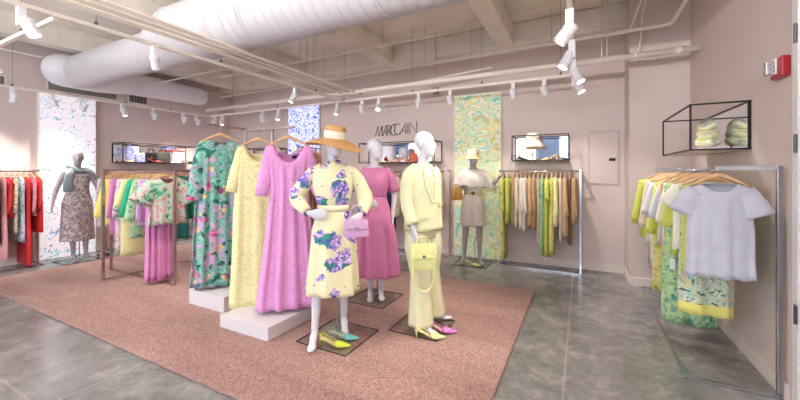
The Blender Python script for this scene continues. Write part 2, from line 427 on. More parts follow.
# ---------------------------------------------------------------- ducts
dk = thing('air_duct', 'wide white spiral duct crossing under the concrete ceiling', 'duct', (0, 2.72, 3.15))
def xtube(mb, xs_, y, z, n=32):
    rings = []
    for x, r, zz in xs_:
        rings.append([Vector((x, y+r*math.cos(2*PI*j/n), zz+r*math.sin(2*PI*j/n))) for j in range(n)])
    mb.rings(rings); return mb
o = xtube(MB(), [(-4.55,.36,.06),(-3.1,.36,.06),(-1.55,.36,.06),(.2,.36,.06),(1.1,.36,.06)], 0, 0).build('wide_duct_section', M['duct'], dk, True); auto_smooth(o)
o = xtube(MB(), [(-7.55,.26,-.04),(-6,.26,-.04),(-5.15,.26,-.04)], 0, 0).build('narrow_duct_section', M['duct'], dk, True); auto_smooth(o)
o = xtube(MB(), [(-5.15,.265,-.04),(-5.12,.27,-.04),(-4.6,.365,.06),(-4.52,.365,.06)], 0, 0).build('reducer', M['duct'], dk, True); auto_smooth(o)
for x in (-3.1, -1.55, .2):
    xtube(MB(), [(x-.025,.37,.06),(x+.025,.37,.06)], 0, 0).build('duct_collar', M['duct'], dk, True)
d2 = thing('air_duct', 'slimmer white round-ended duct running along the left wall', 'duct', (-7.52, 2.28, 3.11))
rings = []
for y, r in ((-.0,.02),(.02,.10),(.07,.18),(.15,.24),(.28,.262),(.75,.262),(1.0,.24),(1.2,.21),(2.4,.19),(2.58,.185),(2.66,.15),(2.71,.08),(2.72,.01)):
    rings.append([Vector((r*math.cos(2*PI*j/28), y, r*math.sin(2*PI*j/28))) for j in range(28)])
MB().rings(rings).build('duct_body', M['white'], d2, True)

# ---------------------------------------------------------------- pipes, tracks
def rod(name, label, cat, pts, r, mat, n=10, group=None, square=False):
    mb = MB().tube(pts, r*(1.25 if square else 1), 4 if square else n)
    o = mb.build(name, mat, None, not square)
    P = [Vector(p) for p in pts]
    if abs(P[0].z-P[1].z) < .2:
        L_ = (P[1]-P[0]); K = max(2, int(L_.length/2.6)+1)
        for i in range(K):
            q = P[0]+L_*((i+.5)/K)
            for (bx0, bx1) in ((-1.18,-.93), (-3.3,-3.03), (-5.4,-5.13), (-7.5,-7.25)):
                if bx0-.03 < q.x < bx1+.03 and abs(L_.x) > abs(L_.y): q = q + Vector((.32,0,0))
            if q.z > 3.3 or 2.3 < q.y < 3.12: continue
            MB().tube([(q.x,q.y,q.z+r*.8),(q.x,q.y,CZ-.004 if q.y < 5.58 else 3.416)], .0028, 5).build('hanger_rod', M['wire'], o)
    return props(o, label, cat, group)
TZ = 2.70
def track(label, p0, p1, wires):
    o = thing('lighting_track', label, 'lighting track', (0,0,0))
    d = Vector(p1)-Vector(p0)
    w, h = .036, .034
    if abs(d.x) > abs(d.y): MB().bx(p0[0], p1[0], p0[1]-w/2, p0[1]+w/2, TZ-h/2, TZ+h/2).build('rail', M['track'], o, bevel=.003)
    else: MB().bx(p0[0]-w/2, p0[0]+w/2, p0[1], p1[1], TZ-h/2, TZ+h/2).build('rail', M['track'], o, bevel=.003)
    for t in wires:
        q = Vector(p0)+d*t
        mb = MB().tube([(q.x,q.y,TZ+.02),(q.x,q.y,CZ-.005)], .002, 5); mb.lathe([(.001,0),(.014,0),(.014,.03),(.001,.03)], 8, (q.x,q.y,TZ+.017))
        mb.build('suspension_wire', M['dark'], o)
    return o
track('long white lighting track hung in front of the back wall', (-7.4,5.02), (-.02,5.02), (.1,.28,.5,.68,.83,.97))
track('white lighting track hung along the left wall', (-7.45,.6), (-7.45,5.1), (.3,.62,.8))
track('long cream lighting track hung over the rug towards the sign wall', (-3.72,.3), (-3.72,5.0), (.25,.5,.85))
track('short white lighting track hung across the front left corner', (-7.4,1.24), (-3.8,1.24), (.3,.8))
track('white lighting track hung over the bare floor on the right', (-.08,1.6), (-.08,5.1), (.2,.6,.95))
for x, lab in ((-3.62,'left'), (-3.49,'middle'), (-3.37,'right')):
    rod('conduit', 'cream painted conduit beside the long track, %s of its three' % lab, 'conduit', [(x,.2,2.80),(x,5.05,2.80)], .02 if x != -3.49 else .016, M['track'], group='cream conduits over the rug', square=True)
bp = thing('water_pipe', 'thick white pipe with a coupling crossing below the ceiling to the right wall', 'pipe', (0,4.87,2.80))
MB().tube([(-7.3,0,0),(RX-.02,0,0)], .037, 12).build('pipe', M['track'], bp, True)
MB().tube([(.93,0,0),(.99,0,0)], .05, 12).build('coupling', M['track'], bp, True)
MB().tube([(.55,0,0),(.56,0,0)], .045, 12).build('coupling', M['track'], bp, True)
rod('sprinkler_pipe', 'thin cream sprinkler pipe bending towards the viewer near the right wall', 'pipe', [(-7.3,5.2,3.15),(.88,5.0,3.15),(.92,4.96,3.15),(.92,3.2,3.15)], .022, M['track'])
rod('conduit', 'thin cream conduit running parallel behind the sprinkler pipe', 'conduit', [(-3.0,5.4,3.23),(.5,5.3,3.23),(.54,5.26,3.23),(.56,3.15,3.23)], .012, M['track'])
rod('conduit', 'slim cream conduit with an angled end above the swirl panel', 'conduit', [(-2.4,5.3,2.95),(-1.2,5.3,3.02)], .014, M['track'])
rod('conduit', 'thin vertical cream drop pipe in front of the back wall, left of its pair', 'conduit', [(.23,5.2,2.85),(.23,5.2,CZ-.003)], .01, M['track'])
rod('conduit', 'thin vertical cream drop pipe in front of the back wall, right of its pair', 'conduit', [(.29,5.2,2.85),(.29,5.2,CZ-.003)], .01, M['track'])
rod('conduit', 'bent cream conduit hanging down the wall near the corner column', 'conduit', [(.62,5.28,2.9),(.66,5.25,3.1),(.66,5.2,3.4),(.7,4.9,3.6)], .012, M['track'])
rod('conduit', 'cream conduit high over the front left of the rug', 'conduit', [(-7.3,3.6,3.05),(-4.2,3.55,3.05)], .014, M['track'])
rod('conduit', 'cream conduit running above the left wall track', 'conduit', [(-7.72,.2,3.3),(-7.72,5.5,3.3)], .016, M['track'])
rod('conduit', 'straight cream conduit crossing high behind the wide duct', 'conduit', [(-5.9,4.2,3.2),(-1.3,4.2,3.2)], .014, M['track'])
# ceiling detector
sd = thing('smoke_detector', 'small white round detector on the ceiling beside the second beam', 'smoke detector', (-3.16, 4.0, 3.42))
MB().lathe([(.0,-.045),(.035,-.04),(.05,-.015),(.055,0)], 20).build('housing', M['white'], sd, True)
MB().lathe([(.0,-.055),(.014,-.05),(.014,-.04)], 10).build('sensor', M['white'], sd, True)

# spotlights ------------------------------------------------------
LIGHTS = []
def spotlight(label, x, y, aim, lit, off, power=22, size=1.0):
    o = thing('track_spotlight', label, 'spotlight', (x, y, TZ-.018), 0, None)
    s = size
    MB().box((off[0]*.0, off[1]*.0, -.07*s), (.05*s, .05*s, .14*s)).build('adapter_box', M['white'], o, bevel=.004)
    p = Vector((off[0]*.07*s, off[1]*.07*s, -.15*s))
    if aim[2] < 3: aim = (aim[0], aim[1], max(0, aim[2]-.55))
    MB().tube([(0,0,-.13*s), p], .010, 8).build('pivot_arm', M['white'], o)
    a = (Vector(aim)-Vector((x,y,TZ-.15))).normalized()
    L, R = .13*s, .042*s
    c0 = p - a*L*.5; c1 = p + a*L*.5
    mb = MB().tube([c0, c0+a*.004, c1-a*.002, c1, c1, c1-a*.012], [R*.93, R, R, R*.97, R*.86, R*.84], 20)
    h = mb.build('lamp_head', M['white'], o, True); auto_smooth(h, 30)
    MB().tube([c1-a*.011, c1-a*.0055], R*.83, 18).build('lens', M['lens'] if lit else M['lensdim'], o)
    if power:
        ld = bpy.data.lights.new('spot', 'SPOT'); ld.energy = power; ld.spot_size = math.radians(80 if aim[2] < 3 else 115); ld.spot_blend = 1.0; ld.shadow_soft_size = .04
        ld.color = (1, .95, .90)
        lo = bpy.data.objects.new('bulb', ld); COL.objects.link(lo); lo.parent = o
        lo.location = c1+a*.03; lo.rotation_euler = (-a).to_track_quat('Z', 'Y').to_euler()
    return o
SP = 30
# along the left wall track
for y, aim, lit, lab in ((1.95,(-7.9,1.7,1.4),0,'above the red dresses, nearest the front'), (2.39,(-7.5,2.9,1.0),1,'before the blossom panel, lens lit'),
                     (2.76,(-7.9,2.2,1.2),0,'in front of the blossom panel, turned away'), (3.34,(-6.9,3.6,1.0),1,'glaring just right of the blossom panel'),
                     (3.86,(-7.9,3.9,1.5),0,'above the bag display box, left of three'), (4.44,(-7.9,4.3,1.5),0,'above the bag display box, middle of three'),
                     (4.72,(-7.9,4.9,1.4),0,'above the bag display box, right of three')):
    spotlight('white spotlight on the left wall track, '+lab, -7.45, y, aim, lit, (1,0), SP*1.5)
for x, aim, lit, lab in ((-7.25,(-7.0,5.9,1.3),0,'in the far corner, left of a close pair'), (-6.98,(-6.2,4.6,1.2),1,'far corner, right one of a close pair'),
                     (-5.74,(-6.1,5.9,1.4),0,'just left of the blue print panel'), (-5.29,(-4.9,4.3,1.2),1,'glaring in front of the blue print panel'),
                     (-3.86,(-3.9,4.2,1.0),1,'lit, above the straw hat mannequin'), (-3.33,(-3.6,5.9,1.2),0,'just left of the sign'),
                     (-3.0,(-2.3,3.4,1.0),1,'glaring above the sign'), (-2.27,(-2.6,5.9,1.2),0,'above the right end of the sign'), (-1.75,(-1.5,5.7,1.2),0,'in front of the swirl panel'),
                     (-.84,(-.6,5.9,1.2),0,'above the pale garment rail, left of two'), (-.44,(.25,5.9,1.0),0,'above the pale garment rail, right of two')):
    spotlight('white spotlight on the back wall track, '+lab, x, 5.02, aim, lit, (0,-.3), SP)
spotlight('white spotlight with glowing lens at the top left, nearest on the long track', -3.72, 1.02, (-3.0,1.8,1.0), 1, (.6,.5), SP)
spotlight('white spotlight on the long track below the wide duct', -3.72, 1.94, (-4.6,2.8,1.0), 0, (-.3,.3), SP)
spotlight('white lit spotlight on the far end of the long track', -3.72, 3.84, (-4.4,3.0,.8), 1, (-.5,-.2), SP)
for i, (y, aim, off, lab) in enumerate(((2.95,(-1.6,2.9,1.2),(-.3,0),'nearest of the column of four'), (3.65,(-1.2,3.1,1.0),(-.5,0),'second nearest of the column of four'),
                                (4.3,(.9,3.8,1.0),(.5,0),'third nearest of the column of four'), (4.85,(.9,4.6,1.1),(.6,0),'farthest of the column of four'))):
    spotlight('white spotlight on the right track, '+lab, -.08, y, aim, 1 if i in (1,2,3) else 0, off, SP*1.4, 1.2)
spotlight('white spotlight on the right track, nearest to the viewer above the bare floor', -.08, 2.0, (-.2,2.7,0), 1, (.0,.3), SP)
spotlight('white spotlight on the front left track beside the wall corner', -5.4, 1.24, (-5.0,2.5,.9), 0, (0,.5), SP)

# vents, alarm
for y0, y1, z0, z1, lab, mt in ((1.2,1.98,2.78,2.92,'dark slotted air grille high on the left wall near the picture edge','grille'),
                            (3.66,3.98,2.83,2.97,'small dark air grille high on the left wall beside the blossom panel','grille'),
                            (2.48,3.45,2.83,2.99,'long grey recessed strip panel high above the blossom panel','recess')):
    v = thing('air_vent', lab, 'vent', (LX, (y0+y1)/2, z0))
    hw = (y1-y0)/2; hh = z1-z0
    MB().bx(0,.012,-hw-.02,hw+.02,-.02,0).bx(0,.012,-hw-.02,hw+.02,hh,hh+.02).bx(0,.012,-hw-.02,-hw,0,hh).bx(0,.012,hw,hw+.02,0,hh).build('frame', M['track'], v)
    MB().bx(0,.006,-hw,hw,0,hh).build('grille', M[mt], v)
    if mt == 'grille':
        mb = MB(); k = int(hw*2/.05)
        for i in range(k): mb.bx(.006,.014,-hw+(i+.5)*2*hw/k-.008,-hw+(i+.5)*2*hw/k+.004,0.005,hh-.005)
        mb.build('vane', M['recess'], v)
fa = thing('fire_alarm', 'red fire alarm with silver strobe high on the right wall by the door', 'fire alarm', (RX, 3.13, 2.055))
MB().bx(-.045,0,-.075,.075,0,.13).build('housing', M['red'], fa, bevel=.008)
MB().bx(-.055,-.045,-.02,.065,.025,.125).build('label_plate', M['wallwhite'], fa, bevel=.002)
MB().bx(-.085,-.055,.02,.06,.03,.12).build('strobe', M['chrome'], fa, bevel=.006)
for z in (.05,.07,.085,.105): MB().bx(-.0565,-.055,-.012,.004,z-.006,z+.004).build('printed_mark', M['black'], fa)
pb = thing('junction_box', 'small grey junction box on the back wall above the sign', 'junction box', (-2.32, BY-.0, 2.86))
MB().bx(-.05,.05,-.05,0,0,.1).build('box', M['dark'], pb, bevel=.004); MB().bx(-.035,.035,-.056,-.05,.015,.085).build('cover', M['track'], pb)

# ---------------------------------------------------------------- display boxes (wire frames with mirror)
def display_box(label, loc, rz, L, D, hgt, mirror=True, mat='black', t=.014, mir=None):
    """local x along the wall, local -y away from the wall, wall at y=0"""
    o = thing('wall_display_box', label, 'display shelf', loc, rz)
    h = t/2
    fr = MB()
    for z in (0, hgt-t):
        fr.bx(0,L,-D,-D+t,z,z+t); fr.bx(0,t,-D+t,0,z,z+t); fr.bx(L-t,L,-D+t,0,z,z+t); fr.bx(t,L-t,-t-.002,-.002,z,z+t)
    for x in (0, L-t):
        fr.bx(x,x+t,-D,-D+t,t,hgt-t); fr.bx(x,x+t,-t-.002,-.002,t,hgt-t)
    fr.build('wire_frame', M[mat], o)
    MB().bx(t,L-t,-D+t,-t-.004,.002,.012).build('shelf_board', M['wallwhite'] if rz == -PI/2 else M['stone_board'], o)
    if mirror:
        a, b = mir or (t, L-t)
        MB().bx(a,b,-.008,-.003,t,hgt-t).build('mirror', M['mirror'], o)
        MB().bx(a-.008,a,-.02,-.001,t,hgt-t).bx(b,b+.008,-.02,-.001,t,hgt-t).build('mirror_edge', M[mat], o)
    return o
M['stone_board'] = plain('pale shelf board', (214,196,182), .5, 0, .03)
display_box('black wire display box with mirror back above the right garment rail', (RX, 4.72, 1.625), -PI/2, 1.09, .375, .38, t=.013)
display_box('black wire display box with mirror back above the pale garment rail', (-.95, BY, 1.615), 0, .79, .36, .39)
display_box('black wire display box with mirror back under the sign', (-3.76, BY, 1.615), 0, 1.55, .36, .38, mir=(.16,1.35))
display_box('black wire display box on the back wall left of the blue panel', (-7.05, BY, 1.615), 0, 1.1, .36, .38)
display_box('black wire display box of bags with mirror back on the left wall', (LX, 3.37, 1.625), PI/2, 1.4, .4, .38, mir=(.02,1.17))

# ---------------------------------------------------------------- clothes rails
def wall_rail(label, loc, rz, L, D=.45, mat='chrome', hgt=1.46, ry=.24):
    """local x along wall, -y away from the wall"""
    o = thing('clothes_rail', label, 'clothes rail', loc, rz)
    w = .028; h = w/2
    MB().bx(0,L,-D,-D+w,0.001,.02).build('base_bar', M[mat], o, bevel=.002)
    for x in (0, L-w):
        MB().bx(x,x+w,-D+w,-.03,0.001,.02).build('base_bar', M[mat], o, bevel=.002)
        MB().bx(x,x+w,-.05,-.022,.02,hgt+.03).build('post', M[mat], o, bevel=.002)
        MB().bx(x,x+w,-ry-.02,-.05,hgt+.002,hgt+.03).build('top_arm', M[mat], o, bevel=.002)
    MB().tube([(w,-ry,hgt),(L-w,-ry,hgt)], .0125, 12).build('hanging_bar', M[mat], o, True)
    return o
R_RIGHT = wall_rail('chrome wall clothes rail with floor frame along the right wall', (RX, 5.29, 0), -PI/2, 2.2, .52, 'chrome', 1.46, .33)
R_LOGO = wall_rail('chrome wall clothes rail of pale garments right of the swirl panel', (-1.18, BY-.02, 0), 0, 1.18, .36, 'chrome', 1.46, .24)
R_MID = wall_rail('chrome wall clothes rail under the sign, behind the mannequins', (-3.75, BY-.02, 0), 0, 1.72, .36, 'bronze', 1.46, .24)
R_L1 = wall_rail('bronze wall clothes rail of red dresses left of the blossom panel', (LX+.02, 1.2, 0), PI/2, 1.1, .4, 'bronze', 1.46, .24)
R_L2 = wall_rail('bronze wall clothes rail under the bag display box', (LX+.02, 3.25, 0), PI/2, 1.75, .4, 'bronze', 1.46, .24)
# crossed floor rail on the rug
cr = thing('clothes_rail', 'rose chrome crossed floor rail standing on the rug at the left', 'clothes rail', (-5.54, 2.6, RZ))
w = .03
for nm, b in (('base_bar', (-.57,1.0,-.015,.015,0,.018)), ('base_bar', (-.015,.015,-.33,1.2,.0185,.034)), ('top_bar', (-.57,1.0,-.013,.013,1.415,1.44)), ('top_bar', (-.013,.013,-.33,1.2,1.441,1.466))):
    MB().bx(*b).build(nm, M['bronze'], cr, bevel=.002)
for x, y in ((-.57,0),(1.0,0),(0,-.33),(0,1.2)):
    MB().bx(x-.016,x+.016,y-.016,y+.016,0 if y == 0 else .02,1.44 if y == 0 else 1.466).build('post', M['bronze'], cr, bevel=.002)

# plinths
p1 = MB().bx(-2.96,-2.34,2.1,2.78,RZ,RZ+.115).build('plinth', M['plinth'], bevel=.004); props(p1, 'low white display plinth under the pink lace gown', 'plinth')
p2 = MB().bx(-3.785,-3.21,2.32,2.92,RZ,RZ+.16).build('plinth', M['plinth'], bevel=.004); props(p2, 'low white display plinth under the aqua floral gown', 'plinth')
Z1, Z2 = RZ+.115, RZ+.16
g = thing('gown_stand', 'T-shaped chrome gown stand holding the yellow and pink lace gowns', 'gown stand', (-2.72, 2.50, Z1))
MB().bx(-.15,.15,-.0,.2,0,.012).build('foot_plate', M['chrome'], g, bevel=.002)
MB().bx(-.011,.011,-.011,.011,.012,1.73).build('post', M['chrome'], g)
MB().tube([(-.32,-.04,1.735),(.33,-.04,1.735)], .011, 10).bx(-.012,.012,-.045,.012,1.724,1.744).build('hanging_bar', M['bronze'], g)
g = thing('gown_stand', 'chrome gown stand with an arm holding the aqua floral gown', 'gown stand', (-3.52, 2.83, Z2))
MB().bx(-.15,.15,-.1,.06,0,.012).build('foot_plate', M['chrome'], g, bevel=.002)
MB().bx(-.012,.012,-.012,.012,.012,1.76).build('post', M['chrome'], g)
MB().bx(-.012,.012,-.50,.0,1.76,1.785).build('hanging_bar', M['bronze'], g)
g = thing('gown_stand', 'chrome gown stand of dusty pink dresses behind the straw hat mannequin', 'gown stand', (-3.86, 4.45, RZ))
MB().bx(-.18,.18,-.2,.05,0,.012).build('foot_plate', M['chrome'], g, bevel=.002)
MB().bx(-.012,.012,-.012,.012,.012,1.80).build('post', M['chrome'], g)
MB().bx(-.012,.012,-.42,.1,1.80,1.824).build('hanging_bar', M['bronze'], g)

# ---------------------------------------------------------------- garments
def spow(a, p): return math.copysign(abs(a)**p, a)
def garment(name, label, cat, loc, rz, L, w0, w1, mat, dep=.045, dep1=None, waist=None, neck=(.085,.09), slope=.045, hook=.06,
            sleeves=None, nback=.25, hrise=.012, rip=.012, k=3, N_=28, M_N=16, group=None, part='bodice', tag=None, hemmat=None, smat=None, hw=None, hemh=.1, seed=0, apron=0.):
    """origin at the rail; shoulders hang below; local x = width, -y = front"""
    rnd = random.Random(seed or zlib.crc32(label.encode()) % 1000)
    o = thing(name, label, cat, loc, rz, group)
    zt = -hook-.02
    hw = hw or min(w0-.01, .2)
    dep1 = dep1 or dep
    # hanger
    pts = []
    for i in range(13):
        x = -hw+2*hw*i/12
        pts.append((x, 0, zt-.006+(.028+hrise)*(1-abs(x)/hw)**1.0-.035*(abs(x)/hw)**1.6))
    hg = MB().tube(pts, [(.007+.010*(1-abs(p[0])/hw), .006) for p in pts], 8).build('hanger', M['wood'], o, True)
    hp = [(0,0,zt+.02+hrise*.9),(0,0,-.035),(.012,0,-.022),(.017,0,-.004),(.012,0,.01),(0,0,.0165),(-.012,0,.010),(-.0155,0,0)]
    if hook > .09: hp = [(0,0,zt+.02+hrise*.9),(0,0,-hook*.5)]+hp[1:]
    MB().tube(hp, .0022, 6).build('hook', M['chrome'], hg, True)
    ph = rnd.random()*6; ph2 = rnd.random()*6
    waist = waist or (.35, (w0*.65+w1*.35)*.97)
    def prof(t):
        tw, ww = waist
        if t < tw: s = t/tw; s = s*s*(3-2*s); return w0+(ww-w0)*s
        s = (t-tw)/(1-tw); return ww+(w1-ww)*s**.9
    rings = []
    zs = [0,.012,.03,.06]+[.06+.94*i/(M_N-1) for i in range(1, M_N)]
    for t in zs:
        w_ = prof(t); sh = min(1, t/.06)
        dd = (.012+(dep-.012)*math.sin(sh*PI/2)) + (dep1-dep)*t
        ring = []
        for j in range(N_):
            th = 2*PI*j/N_; cx = spow(math.cos(th), .8); sy = spow(math.sin(th), .8)
            x = w_*cx
            r_ = rip*min(1, t*1.6)
            y = dd*sy + r_*math.sin(k*PI*cx+ph+(0 if sy > 0 else 1.1))*min(1, abs(sy)*2) + r_*.6*math.sin(k*1.9*PI*cx+ph2)*min(1, abs(sy)*2)
            x *= 1+.02*math.sin(9*t+ph2)
            ax = min(1, abs(x)/w0)
            top = -slope*ax**1.4
            nw, nd = neck
            if abs(x) < nw:
                q = 1-(abs(x)/nw)**2
                top -= (nd if sy < 0 else nd*nback)*q
            f = max(0, 1-t/.25)**2
            z = zt - t*L + top*f + (.006*math.sin(4*cx*PI+ph) if t > .98 else 0)
            ring.append(Vector((x, y, z)))
        rings.append(ring)
    mb = MB().rings(rings, True, False)
    body = mb.build(part, mat, o, True)
    sm = body.modifiers.new('thickness', 'SOLIDIFY'); sm.thickness = .0025; sm.offset = 0
    if hemmat:
        body.data.materials.append(hemmat)
        for p in body.data.polygons:
            if p.center.z < zt-L+hemh: p.material_index = 1
    if sleeves:
        sl, ang, r0, r1, bend = sleeves
        for s in (-1, 1):
            p0 = Vector((s*(w0-.055), 0, zt-slope*.6-r0*.74)); a = math.radians(ang+rnd.uniform(-3,3))
            pp = [p0]; K = 7
            for i in range(1, K+1):
                a2 = a - math.radians(bend)*i/K
                pp.append(pp[-1]+Vector((s*math.sin(a2), -.12*(i/K)*(1 if bend else .3), -math.cos(a2)))*sl/K)
            rr = [(r0+(r1-r0)*i/K)*(1+.05*math.sin(3.1*i+ph)) for i in range(K+1)]
            so = MB().tube(pp, [(q, q*.5) for q in rr], 20, caps=False, up=(s,0,.3)).build('sleeve', smat or mat, o, True)
            sm = so.modifiers.new('thickness', 'SOLIDIFY'); sm.thickness = .0025; sm.offset = 0
    if tag:
        tx, tz = tag
        MB().bx(tx-.018,tx+.018,-dep1-.03,-dep1-.027,tz-.09,tz).build('price_tag', M['paper'], o)
        MB().tube([(tx,-dep1-.028,tz),(tx,-dep1-.02,tz+.07)], .001, 4).build('tag_string', M['paper'], o)
    return o

# gowns at centre
garment('gown', 'long aqua and pink garden print gown hanging over the left white plinth', 'dress', (-3.535, 2.52, Z2+1.7725+.012), face_cam(-3.55,2.45), 1.60, .205, .30, F['gown'],
        dep=.05, dep1=.075, neck=(.10,.06), nback=.7, hrise=.03, hook=.13, sleeves=(.60,17,.07,.08,12), rip=.026, k=5, N_=80, M_N=26, seed=3)
garment('gown', 'long pale yellow lace gown hanging behind the pink lace gown', 'dress', (-2.87, 2.46, Z1+1.735+.0), face_cam(-2.95,2.45), 1.60, .20, .27, F['yellowlace'],
        dep=.035, dep1=.06, neck=(.13,.18), nback=.6, hrise=.03, hook=.12, sleeves=(.42,16,.055,.048,6), rip=.012, k=2.5, N_=56, M_N=22, seed=5)
garment('gown', 'long pink lace gown with black neck label hanging over the front plinth', 'dress', (-2.46, 2.46, Z1+1.735+.0), face_cam(-2.5,2.4), 1.56, .205, .29, F['pinklace'],
        dep=.045, dep1=.075, neck=(.145,.19), nback=.6, hrise=.03, hook=.12, waist=(.30,.165), sleeves=(.44,19,.062,.055,8), rip=.016, k=4, N_=80, M_N=26, seed=8)
MB().box((.05,.028,-.275),(.045,.003,.04)).build('neck_label', M['black'], [ob for ob in bpy.data.objects if ob.get('label','').startswith('long pink lace')][0])
x3 = -3.86
for i, (y, m_, L, w1, nm, lab) in enumerate(((4.08,'dusty',1.2,.2,'dress','dusty rose dress on the far gown stand, nearest the camera'), (4.18,'mauve',1.15,.19,'dress','mauve dress on the far gown stand, second from the camera'),
                             (4.28,'tan',1.45,.2,'dress','long camel dress on the far gown stand, third from the camera'), (4.36,'blush',1.0,.2,'dress','light blush dress on the far gown stand, beside the post'))):
    garment(nm, lab, 'dress', (x3, y, RZ+1.824), 0, L, .19, w1, F[m_], hook=.06, sleeves=(.5,12,.05,.04,4), N_=24, M_N=10, seed=20+i, group='dusty pink dresses on the far stand')

def rack_row(items, pos, rz, z, group):
    for i, it in enumerate(items):
        nm, lab, mat, L, w0, w1, dep, sl = it[:8]
        extra = dict(it[8]) if len(it) > 8 else {}
        x, y = pos(i) if not extra.get('at') else extra.pop('at')
        extra.pop('at', None)
        part = {'dress':'bodice','blouse':'bodice','skirt':'skirt_panel','trousers':'trouser_legs','top':'bodice'}.get(nm, 'garment_body')
        cat = {'long_dress':'dress','t_shirt':'t-shirt'}.get(nm, nm.replace('_',' '))
        kw = dict(N_=24, M_N=10, seed=40+i*7+len(lab), rip=.008, k=2.2); kw.update(extra)
        garment(nm, lab, cat, (x, y, z), rz+random.uniform(-.05,.05)*(0 if 'N_' in extra and extra['N_'] > 40 else 1), L, w0, w1, F[mat], dep=dep, sleeves=sl, group=group, part=part, **kw)

# right wall rail: bar at x = 1.16-.29 = .87, z 1.46 ; hangers hang across it (plane along X), near end y=3.15
LS = (.52,14,.055,.042,4); SS = (.2,38,.075,.07,0); MS = (.36,20,.06,.05,3)
LS = (.5,12,.05,.04,4); SS = (.16,38,.07,.065,0); MS = (.34,18,.055,.045,3)
right_items = [
 ('t_shirt','wide white short-sleeved top hanging nearest on the right wall rail','white',.66,.165,.19,.05,(.17,44,.085,.082,22),dict(N_=64,M_N=20,rip=.01,neck=(.095,.075),nback=.2,hrise=.02,slope=.05,at=(.835,3.13),seed=11)),
 ('top','lime green knit top whose hem shows under the nearest white top','lime',.70,.155,.16,.04,None,dict(at=(.83,3.33),N_=32)),
 ('dress','swirl print dress with striped lime hem, directly behind the lime knit top','swirl',1.02,.15,.165,.045,None,dict(at=(.83,3.42),N_=48,M_N=24,hemmat=None,rip=.014)),
 ('blouse','ivory short-sleeved blouse behind the swirl print dress','ivory',.56,.17,.18,.04,SS,dict(at=(.83,3.52))),
 ('top','lime sweater between two cream blouses on the right wall rail','lime',.62,.17,.17,.035,MS,dict(at=(.83,3.63))),
 ('long_dress','long lime-edged aqua leaf print dress on the right rail, reaching nearly to the floor','tealprint',1.22,.16,.19,.05,None,dict(at=(.80,3.74),N_=40,M_N=14,rip=.016,tag=(-.12,-.75))),
 ('blouse','cream blouse with drooping sleeves behind the long leaf print dress','cream',.6,.17,.18,.04,MS,dict(at=(.83,3.88))),
 ('trousers','folded camel trousers hanging with a white price tag','camel',.98,.13,.12,.035,None,dict(at=(.78,4.0),tag=(-.05,-.7))),
 ('blouse','white blouse in the middle of the right wall rail','white',.64,.17,.18,.04,MS,dict(at=(.83,4.12))),
 ('top','lime knit cardigan right behind the middle white blouse','lime',.68,.17,.175,.04,LS,dict(hw=.17,at=(.82,4.26))),
 ('long_dress','lemon lime long dress hanging low beside the wall column','limeprint',1.15,.16,.18,.045,None,dict(hw=.17,at=(.82,4.38))),
 ('blouse','white shirt hanging behind the lemon lime long dress','white',.95,.17,.175,.04,MS,dict(hw=.17,at=(.82,4.52))),
 ('jacket','beige jacket with long sleeves towards the far end of the right rail','beige',.75,.2,.2,.045,LS,dict(hw=.17,at=(.82,4.66))),
 ('trousers','white trousers hanging near the far end of the right rail','white',1.02,.15,.14,.03,None,dict(at=(.83,4.80))),
 ('trousers','camel trousers with side seam hanging at the far end of the right rail','tan',1.0,.15,.14,.03,None,dict(at=(.83,4.92))),
 ('jacket','lime jacket hanging last on the right wall rail by the column','lime',.72,.21,.2,.045,LS,dict(hw=.17,at=(.82,5.05))),
]
rack_row(right_items, None, 0, 1.4735-.014+.0125, 'garments on the right wall rail')
for ob in [o_ for o_ in bpy.data.objects if o_.get('label','').startswith('swirl print dress')]:
    for z0 in range(5):
        pass
    for ch in ob.children:
        if ch.name.startswith('bodice'):
            ch.data.materials.append(F['lemonstripe'] if 'lemonstripe' in F else F['lemon'])
            zmin = min(v.co.z for v in ch.data.vertices)
            for p in ch.data.polygons:
                if p.center.z < zmin+.11: p.material_index = 1
for ob in [o_ for o_ in bpy.data.objects if o_.get('label','').startswith('long lime-edged')]:
    for ch in ob.children:
        if ch.name.startswith('bodice'):
            ch.data.materials.append(F['lime']); zmin = min(v.co.z for v in ch.data.vertices); xm = min(v.co.x for v in ch.data.vertices)
            for p in ch.data.polygons:
                if p.center.z < zmin+.09 or p.center.x < xm+.06: p.material_index = 1

